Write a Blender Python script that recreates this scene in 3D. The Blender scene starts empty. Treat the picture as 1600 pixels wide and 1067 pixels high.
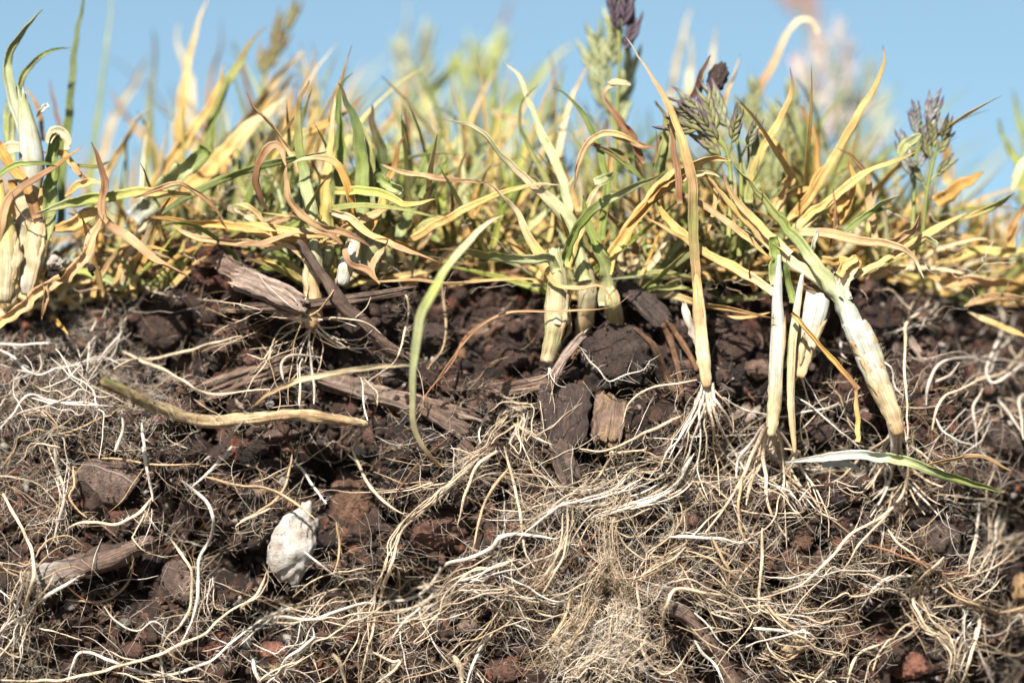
import bpy, math, random
import numpy as np
from mathutils import Vector

# ------------------------------------------------------------------ camera, light
# one Blender unit is one centimetre: the cut sod is about 16 cm across
sc = bpy.context.scene
sc.unit_settings.system = 'METRIC'
sc.unit_settings.scale_length = 0.01
random.seed(7)
rng = np.random.default_rng(11)

CAM = np.array([0.0, -40.0, 0.5])
LOOK = np.array([0.0, 0.0, 0.0])
FWD = (LOOK - CAM) / np.linalg.norm(LOOK - CAM)
RIGHT = np.array([1.0, 0, 0])
UP = np.cross(RIGHT, FWD)
DIST = float(np.linalg.norm(LOOK - CAM))

cam_data = bpy.data.cameras.new('camera')
cam = bpy.data.objects.new('camera', cam_data)
sc.collection.objects.link(cam)
cam.location = CAM
cam.rotation_euler = Vector(FWD).to_track_quat('-Z', 'Y').to_euler()
cam_data.sensor_width = 36.0
cam_data.lens = 36.0 * DIST / 16.0
cam_data.clip_start = 1.0
cam_data.clip_end = 20000.0
cam_data.dof.use_dof = True
cam_data.dof.focus_distance = DIST - 0.25
cam_data.dof.aperture_fstop = cam_data.lens * 0.001 / 1.5      # opening of about 1.5 cm
cam_data.dof.aperture_blades = 8
sc.camera = cam

SUN_EL = math.radians(44)
SUN_DIR = np.array([-0.30, -0.95, 0.0])
SUN_DIR = SUN_DIR / np.linalg.norm(SUN_DIR) * math.cos(SUN_EL)
SUN_DIR[2] = math.sin(SUN_EL)
sun_data = bpy.data.lights.new('sun', 'SUN')
sun_data.energy = 5.0
sun_data.angle = math.radians(0.55)
sun_data.color = (1.0, 0.965, 0.91)
sun = bpy.data.objects.new('sun', sun_data)
sun.rotation_euler = Vector(-SUN_DIR).to_track_quat('-Z', 'Y').to_euler()
sun.location = SUN_DIR * 60
sc.collection.objects.link(sun)

world = bpy.data.worlds.new('World')
sc.world = world
world.use_nodes = True
wn = world.node_tree
wn.nodes.clear()
w_out = wn.nodes.new('ShaderNodeOutputWorld')
w_bg = wn.nodes.new('ShaderNodeBackground')
w_sky = wn.nodes.new('ShaderNodeTexSky')
w_sky.sky_type = 'NISHITA'
w_sky.sun_disc = False
w_sky.sun_elevation = SUN_EL
w_sky.sun_rotation = math.atan2(SUN_DIR[0], SUN_DIR[1])
w_sky.altitude = 300
w_sky.air_density = 1.0
w_sky.dust_density = 0.6
w_sky.ozone_density = 1.4
# the sky stays an even clear blue down to the horizon
w_tc = wn.nodes.new('ShaderNodeTexCoord')
w_sep = wn.nodes.new('ShaderNodeSeparateXYZ')
w_abs = wn.nodes.new('ShaderNodeMath'); w_abs.operation = 'ABSOLUTE'
w_mul = wn.nodes.new('ShaderNodeMath'); w_mul.operation = 'MULTIPLY_ADD'
w_mul.inputs[1].default_value = 0.8; w_mul.inputs[2].default_value = 0.30
w_com = wn.nodes.new('ShaderNodeCombineXYZ')
w_tint = wn.nodes.new('ShaderNodeMix'); w_tint.data_type = 'RGBA'; w_tint.blend_type = 'MULTIPLY'
w_tint.inputs[0].default_value = 1.0
w_tint.inputs[7].default_value = (1.29, 1.33, 1.06, 1)
wn.links.new(w_tc.outputs['Generated'], w_sep.inputs[0])
wn.links.new(w_sep.outputs[2], w_abs.inputs[0])
wn.links.new(w_abs.outputs[0], w_mul.inputs[0])
wn.links.new(w_sep.outputs[0], w_com.inputs[0])
wn.links.new(w_sep.outputs[1], w_com.inputs[1])
wn.links.new(w_mul.outputs[0], w_com.inputs[2])
wn.links.new(w_com.outputs[0], w_sky.inputs[0])
wn.links.new(w_sky.outputs[0], w_tint.inputs[6])
wn.links.new(w_tint.outputs[2], w_bg.inputs[0])
w_bg.inputs[1].default_value = 0.059
wn.links.new(w_bg.outputs[0], w_out.inputs[0])

sc.view_settings.view_transform = 'Standard'
sc.view_settings.look = 'None'
sc.view_settings.exposure = 1.7
sc.view_settings.gamma = 1.0
sc.view_settings.use_curve_mapping = False
sc.cycles.use_denoising = True
sc.cycles.max_bounces = 4
sc.cycles.transparent_max_bounces = 8

# ------------------------------------------------------------------ maths helpers
def P(px, py, y=0.0):
    """a point of the photograph (1600 x 1067 px) at the depth y of the scene"""
    px = np.asarray(px, float); py = np.asarray(py, float); y = np.asarray(y, float)
    k = 16.0 / 1600.0 / DIST
    dx = (px - 800.0) * k
    dz = (533.5 - py) * k
    d = FWD + dx[..., None] * RIGHT + dz[..., None] * UP
    t = (y - CAM[1]) / d[..., 1]
    return CAM + d * t[..., None]

def to_px(p):
    d = np.asarray(p, float) - CAM
    f = d @ FWD
    return 800 + d[..., 0] / f * DIST * 100, 533.5 - (d @ UP) / f * DIST * 100

def _hash(ix, iy, iz, seed):
    h = (ix.astype(np.int64) * 374761393 + iy.astype(np.int64) * 668265263 + iz.astype(np.int64) * 2147483647 + seed * 1274126177) & 0xffffffff
    h = ((h ^ (h >> 13)) * 1274126177) & 0xffffffff
    h = ((h ^ (h >> 16)) * 2246822519) & 0xffffffff
    h = h ^ (h >> 13)
    return (h & 0xffffff) / float(0xffffff)

def vnoise(p, seed=0):
    i = np.floor(p).astype(np.int64); f = p - i
    f = f * f * (3 - 2 * f)
    x, y, z = i[..., 0], i[..., 1], i[..., 2]
    fx, fy, fz = f[..., 0], f[..., 1], f[..., 2]
    r = 0
    for a in (0, 1):
        wa = fx if a else 1 - fx
        for b in (0, 1):
            wb = fy if b else 1 - fy
            for c in (0, 1):
                wc = fz if c else 1 - fz
                r = r + wa * wb * wc * _hash(x + a, y + b, z + c, seed)
    return r * 2 - 1

def fbm(p, octv=4, seed=0, gain=0.5):
    r = 0; a = 1.0; q = np.asarray(p, float)
    for o in range(octv):
        r = r + a * vnoise(q, seed + o * 17)
        q = q * 2.03 + 5.1; a *= gain
    return r

def worley(p, seed=0):
    i = np.floor(p).astype(np.int64)
    f1 = np.full(p.shape[:-1], 9.0); f2 = f1.copy(); cid = np.zeros(p.shape[:-1])
    for a in (-1, 0, 1):
        for b in (-1, 0, 1):
            for c in (-1, 0, 1):
                x, y, z = i[..., 0] + a, i[..., 1] + b, i[..., 2] + c
                qx = x + _hash(x, y, z, seed); qy = y + _hash(x, y, z, seed + 1); qz = z + _hash(x, y, z, seed + 2)
                d = np.sqrt((qx - p[..., 0]) ** 2 + (qy - p[..., 1]) ** 2 + (qz - p[..., 2]) ** 2)
                n = d < f1
                f2 = np.where(n, f1, np.minimum(f2, d))
                cid = np.where(n, _hash(x, y, z, seed + 3), cid)
                f1 = np.where(n, d, f1)
    return f1, f2, cid

def resample(pts, n):
    """smooth curve through the points, n samples"""
    pts = np.asarray(pts, float)
    if len(pts) == 2:
        t = np.linspace(0, 1, n)[:, None]
        return pts[0] * (1 - t) + pts[1] * t
    e = np.vstack([2 * pts[0] - pts[1], pts, 2 * pts[-1] - pts[-2]])
    out = []
    for i in range(len(pts) - 1):
        p0, p1, p2, p3 = e[i], e[i + 1], e[i + 2], e[i + 3]
        t = np.linspace(0, 1, 12, endpoint=False)[:, None]
        out.append(0.5 * (2 * p1 + (p2 - p0) * t + (2 * p0 - 5 * p1 + 4 * p2 - p3) * t ** 2 + (3 * p1 - p0 - 3 * p2 + p3) * t ** 3))
    out.append(pts[-1:])
    c = np.vstack(out)
    s = np.concatenate([[0], np.cumsum(np.linalg.norm(np.diff(c, axis=0), axis=1))])
    q = np.linspace(0, s[-1], n)
    return np.stack([np.interp(q, s, c[:, k]) for k in range(c.shape[1])], 1)

_TAB = np.random.default_rng(5).uniform(-1, 1, (64, 1024))
def n1(s, k=0, octv=2):
    """cheap smooth noise along a line"""
    s = np.asarray(s, float); r = 0; a = 1.0
    for o in range(octv):
        q = s * 2.03 ** o + 11.3 * o; i = np.floor(q).astype(int); f = q - i; f = f * f * (3 - 2 * f)
        T = _TAB[(k + o * 7) % 64]
        r = r + a * (T[i % 1024] * (1 - f) + T[(i + 1) % 1024] * f); a *= 0.5
    return r

def norm(v):
    return v / np.maximum(np.linalg.norm(v, axis=-1, keepdims=True), 1e-9)

def smooth1(a, k):
    if k <= 1: return a
    ker = np.ones(k) / k
    return np.convolve(np.pad(a, (k // 2, k - 1 - k // 2), mode='edge'), ker, 'valid')

# ------------------------------------------------------------------ mesh helpers
def mk_mesh(name, V, F, col=None, ruv=None, smooth=True):
    V = np.asarray(V, np.float32); F = np.asarray(F, np.int32)
    me = bpy.data.meshes.new(name)
    k = F.shape[1]
    me.vertices.add(len(V)); me.vertices.foreach_set('co', V.ravel())
    me.loops.add(F.size); me.loops.foreach_set('vertex_index', F.ravel())
    me.polygons.add(len(F))
    me.polygons.foreach_set('loop_start', np.arange(0, F.size, k, dtype=np.int32))
    me.polygons.foreach_set('loop_total', np.full(len(F), k, np.int32))
    me.polygons.foreach_set('use_smooth', np.full(len(F), smooth, bool))
    if col is not None:
        at = me.attributes.new('Col', 'FLOAT_COLOR', 'POINT')
        c = np.ones((len(V), 4), np.float32); c[:, :3] = np.clip(col, 0, 1)
        at.data.foreach_set('color', c.ravel())
    if ruv is not None:
        at = me.attributes.new('ruv', 'FLOAT_VECTOR', 'POINT')
        c = np.zeros((len(V), 3), np.float32); c[:, :ruv.shape[1]] = ruv
        at.data.foreach_set('vector', c.ravel())
    me.update(calc_edges=True)
    return me

def link(name, me, mat=None, parent=None, loc=None):
    o = bpy.data.objects.new(name, me)
    sc.collection.objects.link(o)
    if mat is not None and me is not None and not me.materials:
        me.materials.append(mat)
    if parent is not None:
        o.parent = parent
        if parent.location.length > 0 or parent.rotation_euler[2] != 0:
            o.location = -Vector(parent.location)
    if loc is not None: o.location = loc
    return o

def tag(o, label=None, cat=None, group=None, kind=None):
    if label: o['label'] = label
    if cat: o['category'] = cat
    if group: o['group'] = group
    if kind: o['kind'] = kind
    return o

def empty(name, loc, label, cat, group=None):
    o = bpy.data.objects.new(name, None)
    o.empty_display_size = 0.2
    sc.collection.objects.link(o)
    o.location = [float(v) for v in loc]
    return tag(o, label, cat, group)

def grid_faces(nr, nc, wrap):
    r = np.arange(nr - 1)[:, None]; c = np.arange(nc if wrap else nc - 1)[None, :]
    c2 = (c + 1) % nc
    return np.stack([r * nc + c, r * nc + c2, (r + 1) * nc + c2, (r + 1) * nc + c], -1).reshape(-1, 4)

def tube(path, rad, sides=5, phase=0.0):
    path = np.asarray(path, float); n = len(path)
    T = norm(np.gradient(path, axis=0))
    ref = np.tile(np.array([0.0, 1.0, 0.0]), (n, 1))
    S = np.cross(T, ref)
    l = np.linalg.norm(S, axis=1, keepdims=True)
    S = np.where(l < 0.08, np.cross(T, np.array([1.0, 0, 0.2])), S)
    S = norm(S); N = np.cross(S, T)
    a = np.arange(sides) * 2 * math.pi / sides + phase
    R = np.broadcast_to(np.asarray(rad, float), (n,))
    V = path[:, None, :] + R[:, None, None] * (np.cos(a)[None, :, None] * S[:, None, :] + np.sin(a)[None, :, None] * N[:, None, :])
    return V.reshape(-1, 3), grid_faces(n, sides, True)

class Batch:
    def __init__(s): s.V = []; s.F = []; s.C = []; s.U = []; s.n = 0
    def add(s, V, F, C, U=None):
        s.V.append(V); s.F.append(F + s.n); s.C.append(np.broadcast_to(np.asarray(C, float), (len(V), 3)))
        s.U.append(np.zeros((len(V), 2)) if U is None else U)
        s.n += len(V)
    def mesh(s, name, smooth=True):
        return mk_mesh(name, np.vstack(s.V), np.vstack(s.F), np.vstack(s.C), np.vstack(s.U), smooth)

# ------------------------------------------------------------------ materials
def new_mat(name):
    m = bpy.data.materials.new(name); m.use_nodes = True
    nt = m.node_tree; nt.nodes.clear()
    return m, nt
def nd(nt, t, **kw):
    n = nt.nodes.new(t)
    for k, v in kw.items(): setattr(n, k, v)
    return n
def attr(nt, name):
    return nd(nt, 'ShaderNodeAttribute', attribute_name=name)
def noise(nt, vec, scale, detail=4, rough=0.6):
    n = nd(nt, 'ShaderNodeTexNoise'); n.inputs['Scale'].default_value = scale
    n.inputs['Detail'].default_value = detail; n.inputs['Roughness'].default_value = rough
    if vec is not None: nt.links.new(vec, n.inputs['Vector'])
    return n
def maprange(nt, sock, a, b, c, d):
    n = nd(nt, 'ShaderNodeMapRange')
    for i, v in zip((1, 2, 3, 4), (a, b, c, d)): n.inputs[i].default_value = v
    nt.links.new(sock, n.inputs[0]); return n.outputs[0]
def mulcol(nt, col, fac):
    n = nd(nt, 'ShaderNodeVectorMath', operation='SCALE')
    nt.links.new(col, n.inputs[0]); nt.links.new(fac, n.inputs['Scale']); return n.outputs[0]
def mixcol(nt, fac, a, b):
    n = nd(nt, 'ShaderNodeMix', data_type='RGBA')
    nt.links.new(fac, n.inputs[0])
    for s, v in ((6, a), (7, b)):
        if isinstance(v, tuple): n.inputs[s].default_value = (*v, 1)
        else: nt.links.new(v, n.inputs[s])
    return n.outputs[2]
def bump(nt, h, strength, dist):
    n = nd(nt, 'ShaderNodeBump'); n.inputs['Strength'].default_value = strength; n.inputs['Distance'].default_value = dist
    nt.links.new(h, n.inputs['Height']); return n.outputs[0]

def soil_mat(name, fine=9.0, gloss=True, tint=(1, 1, 1), rel=0.05):
    m, nt = new_mat(name)
    pos = nd(nt, 'ShaderNodeTexCoord').outputs['Object']
    c = attr(nt, 'Col').outputs['Color']
    n1 = noise(nt, pos, 2.2, 6, 0.65); n2 = noise(nt, pos, fine, 8, 0.75); n3 = noise(nt, pos, 34, 3, 0.6)
    c1 = mulcol(nt, c, maprange(nt, n1.outputs[0], 0.3, 0.7, 0.62, 1.5))
    c2 = mulcol(nt, c1, maprange(nt, n2.outputs[0], 0.3, 0.7, 0.45, 1.7))
    speck = maprange(nt, n3.outputs[0], 0.66, 0.74, 0.0, 0.55)
    c3 = mixcol(nt, speck, c2, (0.20, 0.155, 0.125))
    b = nd(nt, 'ShaderNodeBsdfPrincipled')
    nt.links.new(c3, b.inputs['Base Color'])
    if gloss:
        nt.links.new(maprange(nt, n2.outputs[0], 0.35, 0.62, 0.95, 0.38), b.inputs['Roughness'])
    else:
        b.inputs['Roughness'].default_value = 0.9
    b.inputs['Specular IOR Level'].default_value = 0.28
    mix = nd(nt, 'ShaderNodeMath', operation='MULTIPLY_ADD'); mix.inputs[1].default_value = 0.45
    nt.links.new(n3.outputs[0], mix.inputs[0]); nt.links.new(n2.outputs[0], mix.inputs[2])
    nt.links.new(bump(nt, mix.outputs[0], 1.0, rel * 1.6), b.inputs['Normal'])
    o = nd(nt, 'ShaderNodeOutputMaterial'); nt.links.new(b.outputs[0], o.inputs[0])
    return m

def blade_mat(name, trans=0.3):
    m, nt = new_mat(name)
    c = attr(nt, 'Col').outputs['Color']; uv = attr(nt, 'ruv').outputs['Vector']
    oi = nd(nt, 'ShaderNodeObjectInfo')
    off = nd(nt, 'ShaderNodeVectorMath', operation='ADD')
    sc1 = nd(nt, 'ShaderNodeVectorMath', operation='MULTIPLY'); sc1.inputs[1].default_value = (17, 0.9, 1)
    nt.links.new(uv, sc1.inputs[0]); nt.links.new(sc1.outputs[0], off.inputs[0])
    rn = nd(nt, 'ShaderNodeMath', operation='MULTIPLY'); rn.inputs[1].default_value = 37.0
    nt.links.new(oi.outputs['Random'], rn.inputs[0])
    cmb = nd(nt, 'ShaderNodeCombineXYZ'); nt.links.new(rn.outputs[0], cmb.inputs[1]); nt.links.new(rn.outputs[0], cmb.inputs[2])
    nt.links.new(cmb.outputs[0], off.inputs[1])
    st = noise(nt, off.outputs[0], 1.0, 4, 0.6)
    pos = nd(nt, 'ShaderNodeTexCoord').outputs['Object']
    sp = noise(nt, pos, 4.5, 5, 0.65)
    sp2 = noise(nt, pos, 22, 4, 0.6)
    c1 = mulcol(nt, c, maprange(nt, st.outputs[0], 0.3, 0.7, 0.82, 1.42))
    c2 = mulcol(nt, c1, maprange(nt, sp.outputs[0], 0.3, 0.7, 0.78, 1.2))
    brown = maprange(nt, sp.outputs[0], 0.60, 0.74, 0.0, 0.55)
    c3 = mixcol(nt, brown, c2, (0.20, 0.092, 0.033))
    spk = maprange(nt, sp2.outputs[0], 0.68, 0.74, 0.0, 0.5)
    c4 = mixcol(nt, spk, c3, (0.11, 0.055, 0.024))
    b = nd(nt, 'ShaderNodeBsdfPrincipled'); nt.links.new(c4, b.inputs['Base Color'])
    b.inputs['Roughness'].default_value = 0.52; b.inputs['Specular IOR Level'].default_value = 0.35
    nb = bump(nt, st.outputs[0], 0.75, 0.03)
    nt.links.new(nb, b.inputs['Normal'])
    tr = nd(nt, 'ShaderNodeBsdfTranslucent'); nt.links.new(c4, tr.inputs[0])
    mx = nd(nt, 'ShaderNodeMixShader'); mx.inputs[0].default_value = trans
    nt.links.new(b.outputs[0], mx.inputs[1]); nt.links.new(tr.outputs[0], mx.inputs[2])
    o = nd(nt, 'ShaderNodeOutputMaterial'); nt.links.new(mx.outputs[0], o.inputs[0])
    return m

def root_mat(name):
    m, nt = new_mat(name)
    c = attr(nt, 'Col').outputs['Color']
    pos = nd(nt, 'ShaderNodeTexCoord').outputs['Object']
    n1 = noise(nt, pos, 3.5, 5, 0.65); n2 = noise(nt, pos, 26, 4, 0.6)
    c1 = mulcol(nt, c, maprange(nt, n1.outputs[0], 0.3, 0.7, 0.7, 1.22))
    c2 = mulcol(nt, c1, maprange(nt, n2.outputs[0], 0.3, 0.7, 0.72, 1.2))
    b = nd(nt, 'ShaderNodeBsdfPrincipled'); nt.links.new(c2, b.inputs['Base Color'])
    b.inputs['Roughness'].default_value = 0.55; b.inputs['Specular IOR Level'].default_value = 0.3
    nt.links.new(bump(nt, n2.outputs[0], 0.8, 0.03), b.inputs['Normal'])
    tr = nd(nt, 'ShaderNodeBsdfTranslucent'); nt.links.new(c2, tr.inputs[0])
    mx = nd(nt, 'ShaderNodeMixShader'); mx.inputs[0].default_value = 0.2
    nt.links.new(b.outputs[0], mx.inputs[1]); nt.links.new(tr.outputs[0], mx.inputs[2])
    o = nd(nt, 'ShaderNodeOutputMaterial'); nt.links.new(mx.outputs[0], o.inputs[0])
    return m

def wood_mat(name):
    """fibres run along ruv.y; ruv.x goes round the piece"""
    m, nt = new_mat(name)
    c = attr(nt, 'Col').outputs['Color']; uv = attr(nt, 'ruv').outputs['Vector']
    pos = nd(nt, 'ShaderNodeTexCoord').outputs['Object']
    s = nd(nt, 'ShaderNodeVectorMath', operation='MULTIPLY'); s.inputs[1].default_value = (14, 1.6, 1)
    nt.links.new(uv, s.inputs[0])
    st = noise(nt, s.outputs[0], 1.0, 6, 0.7); n2 = noise(nt, pos, 7, 7, 0.7); n3 = noise(nt, pos, 40, 3, 0.6)
    c1 = mulcol(nt, c, maprange(nt, st.outputs[0], 0.3, 0.7, 0.45, 1.5))
    c2 = mulcol(nt, c1, maprange(nt, n2.outputs[0], 0.3, 0.7, 0.55, 1.45))
    c3 = mixcol(nt, maprange(nt, n3.outputs[0], 0.62, 0.72, 0, 0.45), c2, (0.35, 0.28, 0.22))
    b = nd(nt, 'ShaderNodeBsdfPrincipled'); nt.links.new(c3, b.inputs['Base Color'])
    b.inputs['Roughness'].default_value = 0.75; b.inputs['Specular IOR Level'].default_value = 0.3
    ad = nd(nt, 'ShaderNodeMath', operation='MULTIPLY_ADD'); ad.inputs[1].default_value = 0.5
    nt.links.new(n2.outputs[0], ad.inputs[0]); nt.links.new(st.outputs[0], ad.inputs[2])
    nt.links.new(bump(nt, ad.outputs[0], 1.0, 0.06), b.inputs['Normal'])
    o = nd(nt, 'ShaderNodeOutputMaterial'); nt.links.new(b.outputs[0], o.inputs[0])
    return m

M_SOIL = soil_mat('soil_dark')
M_CLOD = soil_mat('soil_clod', 11.0, True, rel=0.06)
M_STONE = soil_mat('stone_rough', 14.0, True, rel=0.035)
M_RED = soil_mat('red_clod', 12.0, False, rel=0.07)
M_PERL = soil_mat('white_mineral', 8.0, False, rel=0.04)
M_WOOD = wood_mat('bark_and_wood')
M_BLADE = blade_mat('grass_blade')
M_SHEATH = blade_mat('leaf_sheath', 0.22)
M_ROOT = root_mat('root')

def perlite_mat():
    m, nt = new_mat('white_perlite')
    pos = nd(nt, 'ShaderNodeTexCoord').outputs['Object']
    n1 = noise(nt, pos, 3.0, 6, 0.6); n2 = noise(nt, pos, 13, 4, 0.6); n3 = noise(nt, pos, 26, 5, 0.7)
    base = mixcol(nt, maprange(nt, n1.outputs[0], 0.40, 0.62, 0, 0.9), (0.32, 0.297, 0.262), (0.20, 0.155, 0.12))
    c = mixcol(nt, maprange(nt, n2.outputs[0], 0.74, 0.77, 0, 0.8), base, (0.08, 0.055, 0.04))
    b = nd(nt, 'ShaderNodeBsdfPrincipled'); nt.links.new(c, b.inputs['Base Color'])
    b.inputs['Roughness'].default_value = 0.85
    nt.links.new(bump(nt, n3.outputs[0], 0.8, 0.05), b.inputs['Normal'])
    o = nd(nt, 'ShaderNodeOutputMaterial'); nt.links.new(b.outputs[0], o.inputs[0])
    return m
M_PERL = perlite_mat()

# ------------------------------------------------------------------ colours (base colours, linear)
SOIL_C = np.array([0.026, 0.0138, 0.0088])
PAL = dict(
    soil=(0.054, 0.03, 0.021), dark=(0.022, 0.014, 0.011), redbrown=(0.165, 0.082, 0.055), red=(0.27, 0.115, 0.072),
    brownclod=(0.14, 0.072, 0.044), stone=(0.14, 0.092, 0.072), purple=(0.066, 0.042, 0.032), greyw=(0.40, 0.35, 0.30),
    bark=(0.2, 0.125, 0.088), barkdk=(0.085, 0.05, 0.038), barkpale=(0.36, 0.255, 0.195), wood=(0.36, 0.22, 0.12), tanchip=(0.45, 0.31, 0.18),
    straw=(0.77, 0.51, 0.18), pale=(0.84, 0.67, 0.4), orange=(0.72, 0.4, 0.105), tan=(0.64, 0.4, 0.19), brown=(0.33, 0.165, 0.08),
    dkbrown=(0.13, 0.060, 0.035), yellow=(0.64, 0.52, 0.15), lime=(0.46, 0.5, 0.1), green=(0.27, 0.32, 0.075), dkgreen=(0.11, 0.15, 0.045),
    olive=(0.36, 0.35, 0.11), palegreen=(0.53, 0.55, 0.27), bluegreen=(0.27, 0.31, 0.13), white=(0.6, 0.6, 0.52), cream=(0.58, 0.51, 0.31), creamgreen=(0.47, 0.46, 0.2),
    pinkish=(0.62, 0.36, 0.33), purplehd=(0.15, 0.075, 0.13),
    rcream=(0.92, 0.71, 0.49), rwhite=(1.06, 0.92, 0.76), rtan=(0.66, 0.45, 0.26), rbrown=(0.26, 0.13, 0.07), rgrey=(0.72, 0.6, 0.48))
PAL = {k: np.array(v) * 0.57 for k, v in PAL.items()}

# ------------------------------------------------------------------ the ground far below the frame
def build_ground():
    r = 6000.0
    rings = [0, 20, 60, 200, 800, r]; seg = 48
    V = [[0, 0, -6.9]]; F = []
    for q in rings[1:]:
        for k in range(seg):
            a = 2 * math.pi * k / seg
            V.append([q * math.cos(a), q * math.sin(a), -6.9])
    me = bpy.data.meshes.new('ground')
    faces = [(0, 1 + k, 1 + (k + 1) % seg) for k in range(seg)]
    for i in range(len(rings) - 2):
        a = 1 + i * seg; b = a + seg
        faces += [(a + k, b + k, b + (k + 1) % seg, a + (k + 1) % seg) for k in range(seg)]
    me.from_pydata(V, [], faces)
    at = me.attributes.new('Col', 'FLOAT_COLOR', 'POINT')
    at.data.foreach_set('color', np.tile([0.09, 0.065, 0.045, 1], len(V)).astype(np.float32))
    tag(link('ground', me, M_SOIL), kind='structure')
build_ground()

# ------------------------------------------------------------------ the cut soil face (one displaced sheet that closes round the slab)
EDGE_PX = np.array([(-400, 480), (0, 488), (100, 470), (200, 440), (280, 398), (350, 372), (420, 400), (480, 435), (560, 452), (620, 430), (680, 405), (760, 410),
                    (830, 440), (900, 455), (1000, 445), (1100, 428), (1200, 425), (1300, 430), (1400, 425), (1450, 440), (1600, 468), (2000, 470)], float)
# how deep the shelf under the grass recedes along the face
SHELF = np.array([(-400, 1.3), (0, 1.2), (150, 0.8), (350, 0.55), (500, 0.7), (620, 1.3), (760, 1.5), (880, 0.9), (1000, 0.9), (1150, 1.2), (1350, 1.5), (1500, 1.9), (1600, 2.2), (2000, 2.5)], float)
BULGE = np.array([(-400, 0.7), (0, 0.25), (200, 0.05), (500, 0.05), (900, -0.1), (1300, 0.0), (1450, 0.35), (1550, 0.95), (1600, 1.3), (2000, 2.0)], float)

def x2px(x): return 800 + x * 100
def ztop(x):
    px = x2px(np.asarray(x, float))
    dep = np.interp(px, SHELF[:, 0], SHELF[:, 1])
    py = np.interp(px, EDGE_PX[:, 0], EDGE_PX[:, 1])
    return P(px, py, dep)[..., 2]

def build_soil():
    xs = np.concatenate([np.linspace(-13, -8.75, 30)[:-1], np.arange(-8.75, 8.75, 0.032), np.linspace(8.75, 13, 30)])
    zt = ztop(xs); px = x2px(xs)
    sh = np.interp(px, SHELF[:, 0], SHELF[:, 1]); bu = np.interp(px, BULGE[:, 0], BULGE[:, 1])
    # profile control: (weight, y, z)
    ctrl = []
    n = len(xs)
    one = np.ones(n)
    ctrl.append((14.6 * one, -6.9 * one)); 
    rows = []
    front = [(bu + 0.35, -6.9 * one), (bu + 0.05, -5.2 * one), (bu - 0.02, -4.0 * one), (bu, -2.6 * one), (bu + 0.10, -1.5 * one),
             (bu + 0.22 + 0.12 * sh, -0.7 * one), (bu * .8 + 0.30 + 0.42 * sh, np.minimum(zt - 0.75, -0.05)), (bu * .6 + 0.35 + 0.78 * sh, zt - 0.28), (bu * .5 + 0.55 + sh, zt),
             (bu * .5 + 1.3 + sh, zt + 0.10), (4.6 * one, zt * 0.6 + 0.25), (8.0 * one, 0.45 + 0 * zt), (14.0 * one, 0.25 + 0 * zt), (14.6 * one, -6.9 * one)]
    A = np.stack([np.stack(f, -1) for f in front], 0)            # (k, n, 2)
    seglen = [10, 42, 52, 44, 36, 34, 30, 26, 22, 44, 24, 20, 6]
    # catmull along k
    E = np.concatenate([2 * A[:1] - A[1:2], A, 2 * A[-1:] - A[-2:-1]], 0)
    for i in range(len(front) - 1):
        t = np.linspace(0, 1, seglen[i], endpoint=False)[:, None, None]
        p0, p1, p2, p3 = E[i], E[i + 1], E[i + 2], E[i + 3]
        if i in (len(front) - 2,):
            rows.append(p1 * (1 - t) + p2 * t)
        else:
            rows.append(0.5 * (2 * p1 + (p2 - p0) * t + (2 * p0 - 5 * p1 + 4 * p2 - p3) * t ** 2 + (3 * p1 - p0 - 3 * p2 + p3) * t ** 3))
    rows.append(A[-1:])
    B = np.concatenate(rows, 0)                                   # (m, n, 2)
    m = B.shape[0]
    X = np.broadcast_to(xs, (m, n))
    pos = np.stack([X, B[..., 0], B[..., 1]], -1)
    dv = np.gradient(pos, axis=0); du = np.gradient(pos, axis=1)
    N = norm(np.cross(du, dv))
    if N[80, n // 2, 1] > 0: N = -N
    # lumps: big clods, small clods, crumbs
    w1, w12, id1 = worley(pos * np.array([0.85, 0.85, 1.05]) + 3.3 + 0.25 * fbm(pos * 1.7, 2, 5)[..., None], 3)
    w2, w22, id2 = worley(pos * 2.4 + 9.1, 13)
    w3, w32, id3 = worley(pos * 6.0 + 1.7, 29)
    f1 = fbm(pos * 0.55, 3, 41); f2 = fbm(pos * 3.1, 4, 47); f3 = fbm(pos * 13.0, 2, 53)
    d = 0.32 * f1 + 0.55 * (0.45 - w1) + 0.30 * (0.45 - w2) * (0.4 + id1) + 0.13 * (0.45 - w3) + 0.10 * f2 + 0.035 * f3
    d -= 0.30 * np.clip(0.10 - (w12 - w1), 0, 1) / 0.10 * (id1 > 0.4)     # gaps between clods
    hole = np.clip(fbm(pos * np.array([0.8, 0.8, 1.0]) + 31, 3, 71) - 0.32, 0, 1)
    d -= 1.5 * hole
    fade = np.clip((14.3 - pos[..., 1]) / 3.0, 0, 1) * np.clip((pos[..., 2] + 6.9) / 0.8, 0, 1)
    pos2 = pos + N * (d * fade)[..., None]
    col = SOIL_C * (0.75 + 0.6 * id2[..., None])
    col = np.where((id1 > 0.72)[..., None], col * np.array([1.5, 1.2, 1.05]), col)
    col = np.where((id1 < 0.25)[..., None], col * 0.55, col)
    col = np.where((id3 > 0.86)[..., None], col * np.array([2.2, 1.7, 1.5]), col)
    # close the two ends
    capL = np.tile([xs[0] - 0.1, 7.0, -3.0], (m, 1)); capR = np.tile([xs[-1] + 0.1, 7.0, -3.0], (m, 1))
    full = np.concatenate([capL[:, None], pos2, capR[:, None]], 1)
    colf = np.concatenate([col[:, :1], col, col[:, -1:]], 1)
    F = grid_faces(m, n + 2, False)
    me = mk_mesh('soil', full.reshape(-1, 3), F, colf.reshape(-1, 3))
    tag(link('soil', me, M_SOIL), kind='structure')
    return pos2
SOILPOS = build_soil()

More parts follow.
